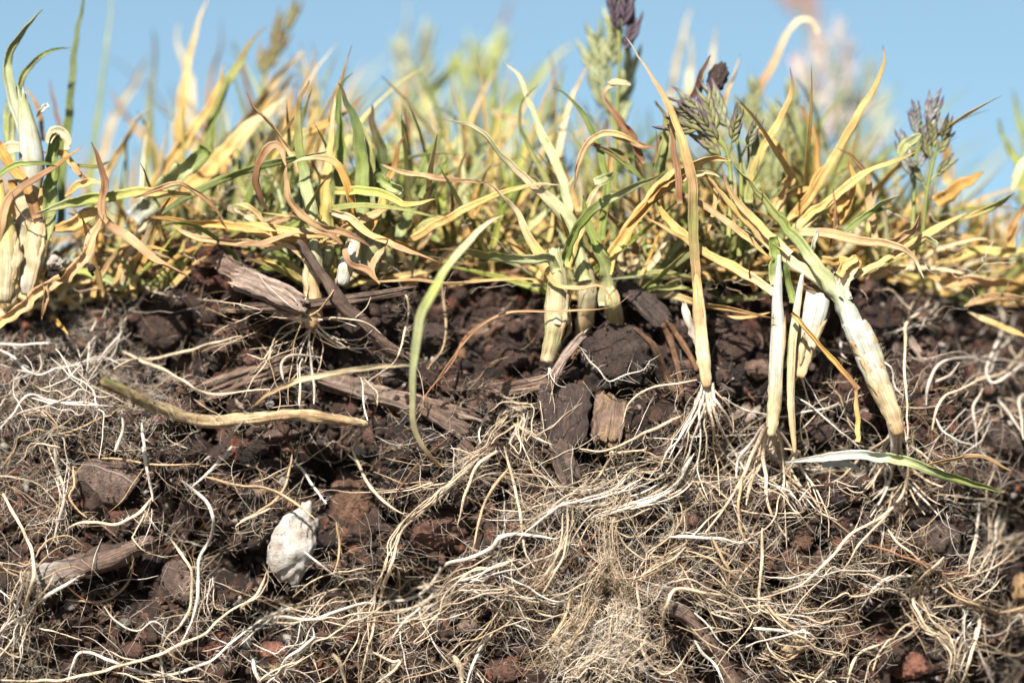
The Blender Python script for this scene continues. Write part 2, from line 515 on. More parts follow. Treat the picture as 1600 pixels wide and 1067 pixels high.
# raster of the front: nearest y for each (x, z) cell
RX0, RX1, RZ0, RZ1, RS = -9.0, 9.0, -6.4, 2.4, 0.04
RNX, RNZ = int((RX1 - RX0) / RS), int((RZ1 - RZ0) / RS)
def make_raster():
    R = np.full((RNX, RNZ), 99.0)
    p = SOILPOS.reshape(-1, 3)
    p = p[(p[:, 1] < 6)]
    ix = np.floor((p[:, 0] - RX0) / RS).astype(int); iz = np.floor((p[:, 2] - RZ0) / RS).astype(int)
    k = (ix >= 0) & (ix < RNX) & (iz >= 0) & (iz < RNZ)
    np.minimum.at(R, (ix[k], iz[k]), p[k, 1])
    for _ in range(6):                                            # fill gaps
        bad = R > 50
        if not bad.any(): break
        Q = np.full_like(R, 0.0); W = np.zeros_like(R)
        for a in (-1, 0, 1):
            for b in (-1, 0, 1):
                S = np.roll(np.roll(R, a, 0), b, 1); g = S < 50
                Q += np.where(g, S, 0); W += g
        R = np.where(bad & (W > 0), Q / np.maximum(W, 1), R)
    R = np.where(R > 50, 2.5, R)
    return R
RAST = make_raster()
SOIL_R = RAST.copy()
def rlook(R, x, z):
    ix = np.clip(((np.asarray(x) - RX0) / RS).astype(int), 0, RNX - 1); iz = np.clip(((np.asarray(z) - RZ0) / RS).astype(int), 0, RNZ - 1)
    return R[ix, iz]
def blur(R, k):
    for ax in (0, 1):
        R = np.apply_along_axis(lambda a: smooth1(a, k), ax, R)
    return R
SOFT = blur(SOIL_R, 9)
def stamp(c, rx, ry, rz):
    ix0, ix1 = int((c[0] - rx - RX0) / RS), int((c[0] + rx - RX0) / RS) + 1
    iz0, iz1 = int((c[2] - rz - RZ0) / RS), int((c[2] + rz - RZ0) / RS) + 1
    ix = np.arange(max(ix0, 0), min(ix1, RNX)); iz = np.arange(max(iz0, 0), min(iz1, RNZ))
    if not len(ix) or not len(iz): return
    gx = (RX0 + (ix + .5) * RS - c[0]) / rx; gz = (RZ0 + (iz + .5) * RS - c[2]) / rz
    q = 1 - gx[:, None] ** 2 - gz[None, :] ** 2
    y = np.where(q > 0, c[1] - ry * np.sqrt(np.maximum(q, 0)), 99)
    RAST[np.ix_(ix, iz)] = np.minimum(RAST[np.ix_(ix, iz)], y)
def surf(px, py, R=None, off=0.0):
    """point on the soil face under a photo pixel"""
    R = SOFT if R is None else R
    p = P(px, py, 0.3)
    for _ in range(3):
        p = P(px, py, rlook(R, p[..., 0], p[..., 2]) + off)
    return p

# ------------------------------------------------------------------ lumps: clods, stones
def ico(sub):
    import bmesh
    bm = bmesh.new(); bmesh.ops.create_icosphere(bm, subdivisions=sub, radius=1.0)
    V = np.array([v.co[:] for v in bm.verts]); F = np.array([[v.index for v in f.verts] for f in bm.faces]); bm.free()
    return V, F
ICO = {k: ico(k) for k in (1, 2, 3, 4, 5)}

def rotm(a, b, c):
    ca, sa, cb, sb, cc, s_c = math.cos(a), math.sin(a), math.cos(b), math.sin(b), math.cos(c), math.sin(c)
    Rx = np.array([[1, 0, 0], [0, ca, -sa], [0, sa, ca]]); Ry = np.array([[cb, 0, sb], [0, 1, 0], [-sb, 0, cb]]); Rz = np.array([[cc, -s_c, 0], [s_c, cc, 0], [0, 0, 1]])
    return Rz @ Ry @ Rx

def lump(sub, seed, rough=0.25, facet=0.0, fine=0.08):
    V, F = ICO[sub]
    d = 1 + rough * fbm(V * 1.3 + seed * 3.7, 3, seed) + fine * fbm(V * 5.5 + seed, 3, seed + 5)
    if sub >= 3:
        w1, w2, _ = worley(V * 2.6 + seed * 1.9, seed)
        d = d + 0.5 * fine * (0.5 - w1) * 2
    Q = V * d[:, None]
    if facet > 0:                                                  # cut by random planes: angular lumps
        r = np.random.default_rng(seed)
        for _ in range(9):
            n = norm(r.normal(size=3)); h = r.uniform(0.55, 0.9)
            s = Q @ n
            Q = Q - np.maximum(s - h, 0)[:, None] * n * facet
    return Q, F

HERO = []
def rock(name, label, cat, c_px, w, h, dep, col, mat, seed, rot=0.0, rough=0.22, facet=0.6, fine=0.08, embed=0.35, sub=4, group=None, tilt=0.0, off=None, Rr=None):
    """a clod or stone at a photo pixel: w, h in px, dep in cm"""
    a, b = w / 200.0, h / 200.0
    ang_ = np.linspace(0, 6.28, 13)
    ring = surf(float(c_px[0]) + 0.35 * w * np.cos(ang_) * np.arange(13) / 12, float(c_px[1]) + 0.35 * h * np.sin(ang_) * np.arange(13) / 12, Rr)
    p = P(np.array(float(c_px[0])), np.array(float(c_px[1])), np.percentile(ring[:, 1], 25) + dep * (embed - 0.25) if off is None else off)
    if w > 26: HERO.append((c_px[0], c_px[1], w * .5, h * .5))
    Q, F = lump(sub, seed, rough, facet, fine)
    if fine > .05:
        nn = norm(Q); g1, _, _ = worley(Q * 7 + seed, seed + 3); Q = Q + nn * (.10 * (.45 - g1) + .05 * fbm(Q * 11 + seed, 3, seed + 4))[:, None]
    Q = Q / np.abs(Q).max(0)
    V = (Q * np.array([a, dep, b])) @ rotm(tilt, 0, 0).T @ rotm(0, rot, 0).T
    n = fbm(Q * 3 + seed, 3, seed + 9)
    C = col[None] * (1 + 0.3 * n[:, None])
    me = mk_mesh(name, V, F, C)
    o = link(name, me, mat, loc=[float(v) for v in p])
    tag(o, label, cat, group)
    ca, sa = abs(math.cos(rot)), abs(math.sin(rot))
    stamp(p, a * ca + b * sa, dep, b * ca + a * sa)
    return o

rock('perlite_lump', 'white crumbly mineral lump with black pits in the root mat, lower left', 'perlite', (459, 846), 80, 140, 0.42, PAL['white'], M_PERL, 23, 0.36, 0.24, 0.0, 0.05, 0.12, 5)
rock('flat_stone', 'flat grey-brown sparkling stone with a cracked corner at the left', 'stone', (170, 760), 112, 92, 0.30, PAL['stone'] * 1.15, M_STONE, 5, 0.1, 0.10, 0.95, 0.03, 0.0)
rock('soil_clod', 'large reddish brown oval clod right of the white lump', 'clod', (698, 828), 128, 82, 0.42, PAL['redbrown'], M_RED, 31, -0.15, 0.2, 0.3, 0.10, 0.15)
rock('soil_clod', 'crumbly orange-brown fibrous clod touching the white lump', 'clod', (545, 796), 76, 122, 0.40, PAL['brownclod'] * 1.2, M_RED, 33, 0.3, 0.34, 0.2, 0.16, 0.25)
rock('soil_clod', 'short tube-shaped reddish clod below the white lump', 'clod', (421, 1016), 72, 32, 0.18, PAL['red'], M_RED, 35, 0.08, 0.12, 0.2, 0.10, 0.0)
rock('soil_clod', 'dark rough clod glinting under the green fallen leaf', 'clod', (1458, 842), 92, 104, 0.45, PAL['purple'] * 1.3, M_CLOD, 36, 0.2, 0.3, 0.6, 0.15, 0.15)
rock('soil_clod', 'rusty red crumb at the bottom edge on the right', 'clod', (1420, 1043), 66, 52, 0.30, PAL['red'] * 0.95, M_RED, 37, 0.0, 0.2, 0.2, 0.14, 0.05)
rock('soil_clod', 'large dark sparkling soil clod right of the split grass tiller', 'clod', (968, 558), 138, 118, 0.62, PAL['purple'], M_CLOD, 38, 0.15, 0.25, 0.4, 0.16, 0.15)
rock('soil_clod', 'round dark clod behind the bent foreground leaf', 'clod', (681, 524), 64, 70, 0.36, PAL['purple'] * 0.9, M_CLOD, 39, 0.0, 0.15, 0.3, 0.06, 0.2)
rock('soil_clod', 'dark clod left of the central tiller base', 'clod', (795, 560), 70, 58, 0.36, PAL['soil'], M_CLOD, 40, 0.1, 0.24, 0.5, 0.12, 0.2)
rock('soil_clod', 'brown rounded clod in the upper left of the soil face', 'clod', (262, 515), 96, 84, 0.42, PAL['soil'] * 1.25, M_CLOD, 41, 0.0, 0.22, 0.4, 0.14, 0.2)
rock('soil_clod', 'small brown-red crumb under the round upper-left clod', 'clod', (285, 566), 46, 34, 0.22, PAL['brownclod'], M_RED, 42, 0.0, 0.25, 0.3, 0.14, 0.1)
rock('soil_clod', 'grey-brown clod with a pitted face between two long white roots', 'clod', (280, 915), 56, 86, 0.34, PAL['purple'] * 1.5, M_STONE, 43, -0.2, 0.25, 0.6, 0.1, 0.2)
rock('soil_clod', 'blocky dark clod beside the pair of white shoots', 'clod', (1150, 545), 72, 52, 0.36, PAL['soil'] * 1.2, M_CLOD, 44, 0.25, 0.22, 0.8, 0.10, 0.2)
rock('soil_clod', 'flat brown clod between the straw stem and the white shoot', 'clod', (1188, 580), 54, 40, 0.26, PAL['bark'] * 0.9, M_CLOD, 45, 0.2, 0.2, 0.8, 0.10, 0.2)
rock('soil_clod', 'dark angular clod behind the orange bent straw', 'clod', (1278, 668), 62, 46, 0.26, PAL['purple'] * 1.1, M_CLOD, 46, 0.3, 0.22, 0.9, 0.08, 0.2)
rock('soil_clod', 'shaded dark clod at the right edge of the face', 'clod', (1575, 690), 84, 56, 0.36, PAL['purple'], M_CLOD, 47, 0.1, 0.25, 0.7, 0.1, 0.2)
rock('soil_clod', 'brown clod right of the thickest white shoot', 'clod', (1452, 640), 62, 74, 0.3, PAL['brownclod'] * 0.7, M_RED, 48, 0.1, 0.25, 0.3, 0.12, 0.3)
rock('soil_clod', 'reddish clod in the blurred hollow at the right', 'clod', (1552, 552), 60, 44, 0.3, PAL['brownclod'] * 0.8, M_RED, 49, 0.1, 0.25, 0.3, 0.12, 0.3)
rock('soil_clod', 'small pinkish oval crumb near the bottom centre', 'clod', (732, 976), 38, 28, 0.16, PAL['stone'] * 1.6, M_RED, 50, -0.2, 0.15, 0.3, 0.08, 0.0)
rock('soil_clod', 'brown clod half cut by the bottom edge, left of the pale root column', 'clod', (788, 1050), 62, 44, 0.25, PAL['redbrown'] * 0.75, M_RED, 51, -0.2, 0.22, 0.4, 0.14, 0.1)
rock('soil_clod', 'tan pebble at the right edge among tangled roots', 'clod', (1592, 915), 40, 58, 0.25, PAL['tan'] * 0.6, M_RED, 52, 0, 0.22, 0.4, 0.14, 0.1)
rock('soil_clod', 'reddish crumb lying below the long root right of centre', 'clod', (1255, 845), 44, 36, 0.22, PAL['brownclod'], M_RED, 53, 0, 0.24, 0.5, 0.14, 0.1)
rock('soil_clod', 'dark clod under the fallen green leaf, near its white end', 'clod', (1300, 780), 60, 46, 0.28, PAL['dark'] * 1.4, M_CLOD, 54, 0.2, 0.24, 0.5, 0.14, 0.2)
rock('soil_clod', 'dark brown clod among roots at the lower right', 'clod', (1380, 965), 74, 56, 0.34, PAL['soil'], M_CLOD, 55, 0.2, 0.24, 0.5, 0.14, 0.2)
rock('soil_clod', 'brown clod at the very left under the grass', 'clod', (40, 500), 60, 44, 0.30, PAL['soil'], M_CLOD, 56, 0.2, 0.24, 0.5, 0.14, 0.2)
rock('pebble', 'small smooth grey pebble at the lower right', 'pebble', (1236, 1035), 20, 17, 0.09, PAL['greyw'] * 0.7, M_STONE, 57, 0.3, 0.08, 0.0, 0.01, -0.3, 3)
rock('pebble', 'tiny white grain below the green leaf', 'pebble', (1443, 929), 9, 9, 0.05, PAL['greyw'] * 1.7, M_PERL, 58, 0.0, 0.1, 0.0, 0.02, -0.8, 2)
rock('pebble', 'tiny cream grain by the dark clod at the right', 'pebble', (1440, 956), 9, 9, 0.05, PAL['greyw'] * 1.7, M_PERL, 59, 0.0, 0.1, 0.0, 0.02, -0.8, 2)
rock('soil_clod', 'white-crusted lump on the soil by the left tuft', 'clod', (85, 410), 32, 26, 0.15, PAL['greyw'] * 1.3, M_PERL, 60, 0.0, 0.35, 0.2, 0.2, 0.0, 4, off=0.5)
rock('soil_clod', 'black crumb hanging under the white-crusted lump', 'clod', (82, 428), 28, 22, 0.14, PAL['dark'], M_CLOD, 61, 0.0, 0.35, 0.2, 0.2, 0.0, 4, off=0.55)
rock('soil_clod', 'dark purple soil lump caught on a leaf tip against the sky', 'clod', (1120, 124), 36, 68, 0.18, PAL['purple'], M_CLOD, 62, 0.25, 0.35, 0.3, 0.2, 0.0, 4, off=0.9)

for c_, w_, h_, s_, l_ in (((18, 492), 46, 34, 70, 'dark clod at the foot of the left edge tuft'), ((62, 482), 38, 28, 71, 'small dark clod between the two cream stems at the left'), ((846, 590), 40, 24, 72, 'small clod under the cut end of the central tiller'),
                       ((893, 586), 34, 30, 73, 'small brown clod right of the central tiller foot'), ((470, 548), 44, 26, 74, 'brown crumb under the root crown of the left tiller'), ((520, 530), 36, 30, 75, 'dark crumb right of the root crown of the left tiller')):
    rock('soil_clod', l_, 'clod', c_, w_, h_, .2, PAL['soil'] * 1.2, M_CLOD, s_, .1, .28, .3, .14, .0, 4)

# generic clods of the face: copies of a few shapes, each a thing of its own
def zone(px, py):
    col = ('at the far left', 'below the bark chips', 'under the bent leaf', 'under the central tillers', 'under the white shoots', 'by the right edge')[
        int(np.clip(np.searchsorted([230, 520, 780, 1060, 1420], px), 0, 5))]
    row = 'high up' if py < 620 else ('midway' if py < 830 else 'low down')
    return row + ' ' + col
def generic_clods():
    protos = []
    for k in range(10):
        Q, F = lump(3, 100 + k, 0.28, 0.75 if k % 2 else 0.4, 0.11)
        protos.append((Q / np.abs(Q).max(0), F))
    cols = [('dark brown', PAL['soil'] * 1.1, M_CLOD), ('blackish', PAL['dark'] * 1.3, M_CLOD), ('reddish brown', PAL['redbrown'] * 0.8, M_RED), ('grey-brown', PAL['stone'] * 0.9, M_CLOD)]
    cache = {}
    n = 0; tries = 0; placed = []
    while n < 150 and tries < 4000:
        tries += 1
        px, py = rng.uniform(-20, 1620), rng.uniform(470, 1080)
        s = float(np.clip(rng.lognormal(-1.6, 0.4), 0.09, 0.42))
        if any(((px - a) / (b2 + 25)) ** 2 + ((py - b) / (c2 + 25)) ** 2 < 1 for a, b, b2, c2 in HERO): continue
        if any((px - a) ** 2 + (py - b) ** 2 < ((s + c) * 72) ** 2 for a, b, c in placed): continue
        p = surf(np.array(px), np.array(py))
        if p[2] > ztop(p[0]) - 0.05: continue
        placed.append((px, py, s)); n += 1
        k = int(rng.integers(10)); q = int(rng.choice(4, p=[0.45, 0.25, 0.17, 0.13]))
        if (k, q) not in cache:
            Q, F = protos[k]
            cache[(k, q)] = mk_mesh('soil_clod', Q, F, cols[q][1][None] * (1 + 0.3 * fbm(Q * 3 + k, 3, k)[:, None]))
        o = link('soil_clod', cache[(k, q)], cols[q][2])
        p[1] += s * 0.25
        o.location = [float(v) for v in p]
        sx, sy, sz = s * rng.uniform(0.8, 1.35), s * rng.uniform(0.7, 1.1), s * rng.uniform(0.6, 1.0)
        o.scale = (sx, sy, sz)
        o.rotation_euler = (rng.uniform(-.5, .5), rng.uniform(-3, 3), rng.uniform(-.5, .5))
        size = 'small' if s < 0.2 else 'broad'
        lab = f'{size} {cols[q][0]} clod {zone(px, py)}'
        tag(o, lab, 'clod', f'{size} {cols[q][0]} clods {zone(px, py)}')
        stamp(p, s * 0.9, sy, s * 0.8)
generic_clods()

# ------------------------------------------------------------------ crumbs and litter too small to pick apart
def crumbs():
    B = Batch()
    protos = {s: [lump(s, 200 + k + s * 31, 0.3, 0.7 if k % 2 else 0.2, 0.12) for k in range(8)] for s in (1, 2)}
    def scatter(n, smin, smax, sub, zone_top=False):
        for _ in range(n):
            px, py = rng.uniform(-40, 1640), rng.uniform(395, 1090)
            on = [k for k, (a, b, b2, c2) in enumerate(HERO) if ((px - a) / (b2 * 1.02)) ** 2 + ((py - b) / (c2 * 1.02)) ** 2 < 1]
            if on and (0 in on or sub == 2 or rng.random() < .35): continue
            p = surf(np.array(px), np.array(py), RAST if on or rng.random() < 0.35 else SOIL_R)
            s = float(np.exp(rng.uniform(math.log(smin), math.log(smax))))
            if on: s *= .5
            Q, F = protos[sub][int(rng.integers(8))]
            V = (Q * (s * rng.uniform(0.6, 1.3, 3))) @ rotm(*rng.uniform(-3, 3, 3)).T + p + np.array([0, rng.uniform(-0.6, 0.5) * s, 0])
            r = rng.random()
            c = PAL['soil'] * rng.uniform(0.6, 1.5) if r < 0.55 else PAL['dark'] * rng.uniform(0.6, 1.6) if r < 0.72 else PAL['redbrown'] * rng.uniform(0.5, 1.1) if r < 0.88 else PAL['brownclod'] * rng.uniform(0.7, 1.4) if r < 0.96 else PAL['greyw'] * rng.uniform(0.4, 1.1)
            if on: c = PAL['brownclod'] * rng.uniform(.55, 1.15)
            B.add(V, F, c)
    scatter(1500, 0.05, 0.14, 2)
    scatter(9500, 0.014, 0.06, 1)
    me = B.mesh('soil_crumbs')
    tag(link('soil_crumbs', me, M_CLOD), 'loose dark and reddish soil crumbs all over the cut face', 'soil crumbs', kind='stuff')
crumbs()

# ------------------------------------------------------------------ bark, wood, twigs
def cubesphere(n):
    import bmesh
    bm = bmesh.new(); bmesh.ops.create_cube(bm, size=2.0)
    bmesh.ops.subdivide_edges(bm, edges=bm.edges[:], cuts=n, use_grid_fill=True)
    V = np.array([v.co[:] for v in bm.verts]); F = np.array([[v.index for v in f.verts] for f in bm.faces]); bm.free()
    return V, F
CS = cubesphere(17); CS_HI = CS; CS_LO = cubesphere(8)
def slab(name, label, cat, p0, p1, w, th, col, seed, y0=None, y1=None, lift=0.05, roll=0.0, jag=0.12, group=None, col2=None):
    """a splinter, chip or strip of bark between two photo pixels; fibres run along it"""
    r = np.random.default_rng(seed)
    a = surf(np.array(float(p0[0])), np.array(float(p0[1])), BL2); b = surf(np.array(float(p1[0])), np.array(float(p1[1])), BL2)
    a = P(np.array(float(p0[0])), np.array(float(p0[1])), a[1] - lift if y0 is None else y0); b = P(np.array(float(p1[0])), np.array(float(p1[1])), b[1] - lift if y1 is None else y1)
    c = (a + b) / 2; T = norm(b - a); L = np.linalg.norm(b - a)
    S = norm(np.cross(T, [0, 1, 0])); N = np.cross(S, T)
    S, N = S * math.cos(roll) + N * math.sin(roll), N * math.cos(roll) - S * math.sin(roll)
    V, F = CS
    Q = V.copy()
    m4 = (np.abs(Q) ** 7).sum(1) ** (1 / 7)
    Q = Q / m4[:, None]
    fib = fbm(np.stack([Q[:, 1] * 4 + seed, Q[:, 2] * 3, Q[:, 0] * 0.5], 1), 3, seed)
    Q2 = Q.copy()
    Q2[:, 0] *= 1 + jag * 2.2 * fib * (np.abs(Q[:, 0]) > 0.5) 
    Q2[:, 1] *= 1 + 0.20 * fbm(np.stack([Q[:, 0] * 2.5 + seed, Q[:, 1] * .5, Q[:, 2]], 1), 3, seed + 1)
    Q2[:, 2] *= 1 + 0.25 * fbm(np.stack([Q[:, 0] * 2 + seed, Q[:, 1] * 4, Q[:, 2]], 1), 3, seed + 2)
    Q2[:, 2] += 0.25 * fbm(np.stack([Q[:, 0] * 1.4 + seed, Q[:, 1] * 5, 0 * Q[:, 2]], 1), 3, seed + 3)
    bend = 0.06 * L * r.uniform(-1, 1) * (Q2[:, 0] ** 2)
    W = w / 200.0
    out = c + (Q2[:, :1] * L / 2) * T + (Q2[:, 1:2] * W + bend[:, None] * 0.6) * S + (Q2[:, 2:] * th) * N
    C = col[None] * (1 + 0.45 * fib[:, None])
    if col2 is not None:
        k = np.clip(fbm(np.stack([Q[:, 0] * 1.6 + seed, Q[:, 1] * 2, Q[:, 2]], 1), 2, seed + 8) * 2.2 + 0.25, 0, 1)[:, None]
        C = C * (1 - k) + col2[None] * k
    ang = np.arctan2(Q[:, 2] * th / max(W, 1e-3), Q[:, 1])
    U = np.stack([Q[:, 1] * W * 2.2 + Q[:, 2] * 0.4, Q[:, 0] * L / 2 + seed], 1)
    me = mk_mesh(name, out - c, F, C, U)
    o = link(name, me, M_WOOD, loc=[float(v) for v in c])
    tag(o, label, cat, group)
    for t in np.linspace(-0.9, 0.9, 7):
        stamp(c + T * t * L / 2, max(W, .1), th * 1.1, max(W, .1))
    return o
def twig(name, label, cat, pts, rads, col, seed, deps=None, lift=0.1, col2=None, cola=None):
    pts = np.asarray(pts, float); n = max(24, len(pts) * 12)
    ctr = resample(np.column_stack([pts, np.asarray(rads, float)]), n)
    p = surf(ctr[:, 0], ctr[:, 1], BL2)
    if deps is None: y = smooth1(p[:, 1], 15) - lift
    else: y = np.interp(np.linspace(0, 1, n), np.linspace(0, 1, len(deps)), deps)
    path = P(ctr[:, 0], ctr[:, 1], y); rad = ctr[:, 2] / 100.0
    sides = 16
    ang = np.arange(sides) / sides * 2 * math.pi
    s = np.arange(n) / n
    G = np.stack(np.broadcast_arrays(np.cos(ang)[None] * 2.2 + seed, np.sin(ang)[None] * 2.2, (s * n * 0.12)[:, None]), -1)
    f = 1 + 0.34 * fbm(G, 3, seed) + 0.2 * fbm(G * np.array([3, 3, .6]), 3, seed + 4)
    V, F = tube(path, np.ones(n), sides)
    V = V.reshape(n, sides, 3)
    cen = path[:, None]
    V = cen + (V - cen) * (rad[:, None] * f)[..., None]
    V[0] = path[0] + (V[0] - path[0]) * 0.55; V[-1] = path[-1] + (V[-1] - path[-1]) * 0.5
    C = np.broadcast_to(col, (n, sides, 3)) * (0.75 + 0.5 * (f[..., None] - 0.6))
    if cola is not None:
        g = np.clip(1 - s * 2.6, 0, 1)[:, None, None]; C = C * (1 - g) + cola * (0.75 + 0.5 * (f[..., None] - 0.6)) * g
    if col2 is not None:
        k = np.clip(fbm(G * np.array([.6, .6, 0.5]), 2, seed + 8) * 2 + 0.2, 0, 1)[..., None]
        C = C * (1 - k) + col2 * k
    U = np.stack(np.broadcast_arrays(ang[None] / 3.0, (s * n * 0.05)[:, None]), -1)
    V = np.concatenate([V.reshape(-1, 3), path[:1], path[-1:]]); C = np.concatenate([C.reshape(-1, 3), col[None], col[None]]); U = np.concatenate([U.reshape(-1, 2), [[0, 0]], [[0, 9]]])
    k0 = n * sides
    cap = [[k0, (i + 1) % sides, i, i] for i in range(sides)] + [[k0 + 1, (n - 1) * sides + i, (n - 1) * sides + (i + 1) % sides] * 1 + [k0 + 1] for i in range(sides)]
    tri = [[a, b, c] for a, b, c, _ in cap]
    me = bpy.data.meshes.new(name)
    me.from_pydata((V - path[n // 2]).tolist(), [], F.tolist() + tri)
    for q in me.polygons: q.use_smooth = True
    at = me.attributes.new('Col', 'FLOAT_COLOR', 'POINT'); at.data.foreach_set('color', np.column_stack([np.clip(C, 0, 1), np.ones(len(C))]).astype(np.float32).ravel())
    at = me.attributes.new('ruv', 'FLOAT_VECTOR', 'POINT'); at.data.foreach_set('vector', np.column_stack([U, np.zeros(len(U))]).astype(np.float32).ravel())
    o = link(name, me, M_WOOD, loc=[float(v) for v in path[n // 2]])
    tag(o, label, cat)
    for i in range(0, n, 3): stamp(path[i], rad[i] * 1.1, rad[i], rad[i] * 1.1)
    return o
BL2 = blur(RAST, 5)
HERO += [(1048, 953, 24, 14), (1085, 980, 18, 20), (1112, 1012, 18, 20), (1138, 1048, 18, 24), (884, 648, 44, 50), (950, 657, 26, 36), (882, 722, 22, 32), (150, 875, 95, 24), (1243, 1004, 28, 20), (610, 622, 90, 18), (700, 650, 50, 20), (425, 455, 60, 30), (560, 500, 40, 30)]
slab('bark_chip', 'pale grey-brown bark chip leaning against the left tiller', 'bark', (370, 432), (474, 476), 36, 0.09, PAL['barkpale'] * 0.95, 301, 0.0, -0.1, roll=0.5)
slab('bark_strip', 'long brown bark strip lying across the base of the left tiller', 'bark', (380, 486), (628, 460), 15, 0.06, PAL['bark'] * .75, 302, -0.02, -0.02, roll=0.3)
slab('bark_strip', 'thin yellowish straw strip under the pale bark chip', 'bark', (355, 482), (470, 484), 12, 0.05, PAL['tanchip'] * 0.6, 303, 0.05, 0.0)
slab('wood_splinter', 'pale weathered wood splinter beside the bent foreground leaf', 'wood', (494, 590), (728, 655), 30, 0.13, PAL['barkpale'] * 0.9, 304, lift=0.12, roll=0.3, jag=0.2, col2=PAL['bark'])
slab('wood_splinter', 'dark splinter end below the pale wood splinter', 'wood', (664, 640), (748, 686), 26, 0.10, PAL['bark'] * 0.8, 305, lift=0.05)
slab('bark_chip', 'square dark bark plate left of the upright wood chip', 'bark', (884, 602), (880, 694), 76, 0.10, PAL['barkdk'] * .8, 306, lift=0.22, roll=-0.1, jag=0.06)
slab('wood_chip', 'upright orange-brown wood chip next to the square bark plate', 'wood', (955, 624), (944, 690), 46, 0.10, PAL['wood'] * 0.75, 307, lift=0.25, roll=0.1, jag=0.12, col2=PAL['bark'])
slab('bark_flake', 'small forked bark flake below the square bark plate', 'bark', (872, 694), (892, 752), 36, 0.05, PAL['bark'] * 0.5, 308, lift=0.32, roll=-0.2, jag=0.25)
slab('wood_chip', 'light tan wood chip near the bottom right of the roots', 'wood', (1222, 1016), (1264, 992), 34, 0.08, PAL['tanchip'], 309, lift=0.2, jag=0.2)
slab('wood_splinter', 'fibrous brown splinter high on the left of the face', 'wood', (322, 612), (440, 572), 34, 0.12, PAL['bark'] * 0.9, 310, lift=0.05, jag=0.25)
slab('bark_strip', 'dark bark strip under the right of the central clod', 'bark', (955, 430), (1040, 500), 34, 0.07, PAL['purple'] * 0.9, 311, 0.9, 0.6, roll=0.3)
slab('bark_chip', 'dark flat chip behind the white shoots on the soil', 'bark', (1120, 520), (1195, 500), 40, 0.10, PAL['barkdk'], 312, lift=0.0)
slab('bark_chip', 'brown chip left of the round upper-left clod', 'bark', (110, 505), (210, 482), 34, 0.08, PAL['bark'] * 0.8, 313, lift=0.05)
slab('bark_chip', 'fibrous brown chip beside the pale bark chip', 'bark', (345, 412), (400, 440), 30, 0.08, PAL['bark'], 314, 0.35, 0.25)
slab('bark_chip', 'small brown curl of bark in the hollow right of the foreground leaf', 'bark', (735, 520), (790, 500), 20, 0.05, PAL['bark'] * 1.1, 315, lift=0.05)
slab('bark_sliver', 'pale sliver of bark against the central tiller base', 'bark', (905, 525), (862, 588), 14, 0.04, PAL['barkpale'], 316, 0.0, -0.05, jag=0.2)
slab('bark_chip', 'layered bark pieces in front of the central tiller', 'bark', (770, 612), (880, 592), 22, 0.08, PAL['bark'] * 1.1, 317, lift=0.12)
slab('bark_chip', 'dark chip under the left end of the tan straw', 'bark', (60, 560), (130, 590), 30, 0.08, PAL['barkdk'], 318, lift=0.05)
slab('bark_chip', 'brown chip beside the fallen green leaf tip', 'bark', (1530, 820), (1590, 800), 30, 0.08, PAL['bark'] * .7, 319, lift=0.0)
slab('bark_chip', 'small tan chip between shoots under the cut leaf', 'bark', (1262, 452), (1294, 462), 18, 0.06, PAL['wood'] * 0.7, 320, 0.15, 0.15)
slab('bark_chip', 'dark chip stuck upright left of the bark plate', 'bark', (715, 690), (760, 760), 34, 0.08, PAL['barkdk'] * 1.3, 321, lift=0.1)
slab('bark_chip', 'dark wood plate in the gap left of the white lump', 'bark', (305, 770), (275, 850), 34, 0.08, PAL['barkdk'] * 1.2, 322, lift=0.05)
slab('bark_chip', 'red-brown chip at the bottom left corner', 'bark', (62, 985), (118, 1000), 26, 0.08, PAL['redbrown'] * .7, 323, lift=0.05)
slab('bark_chip', 'narrow brown sliver at the bottom left among white fuzz', 'bark', (86, 970), (74, 1020), 16, 0.05, PAL['redbrown'] * .6, 324, lift=0.1)
BL2 = blur(RAST, 5)
twig('twig', 'forked brown twig slanting down from the left tiller to the foreground leaf', 'twig', [(466, 375), (492, 412), (517, 450), (539, 482), (571, 507), (603, 542), (645, 560)], [5, 7, 8, 9, 9, 9, 6], PAL['bark'] * .85, 331, [-0.15, -0.2, -0.25, -0.22, -0.1, 0.05, 0.25])
twig('twig', 'broken stick with grey-white bark patch at the lower left', 'twig', [(56, 905), (110, 890), (180, 868), (242, 843)], [17, 18, 16, 12], PAL['bark'] * 0.9, 332, [-0.45, -0.4, -0.3, -0.2], cola=PAL['greyw'] * 0.9)
twig('twig', 'bent brown twig at the bottom right of centre', 'twig', [(1030, 948), (1066, 958), (1096, 992), (1124, 1027), (1152, 1075)], [9, 11, 10, 10, 9], PAL['bark'] * 1.0, 333, lift=0.5)
twig('twig', 'thin dark twig lying level at the left under the straw', 'twig', [(42, 648), (100, 649), (180, 640)], [6, 7, 6], PAL['barkdk'] * 1.3, 334, lift=0.25)
twig('dead_straw', 'thick tan straw with a mossy blurred left end', 'straw', [(158, 594), (200, 614), (250, 636), (310, 655), (380, 655), (450, 648), (520, 654), (575, 664)], [6, 8, 8.5, 9.5, 9, 8, 9, 5], (PAL['tan'] + PAL['pale']) * 0.5, 335, [-1.5, -1.1, -0.8, -0.5, -0.4, -0.35, -0.3, -0.2], cola=PAL['olive'] * .75, col2=PAL['tan'] * .8)
twig('dead_straw', 'brown rootlet strand right of the sparkling clod', 'straw', [(1035, 505), (1050, 540), (1060, 580), (1066, 620)], [4, 5, 4, 3], PAL['brown'] * 0.8, 336, lift=0.2)
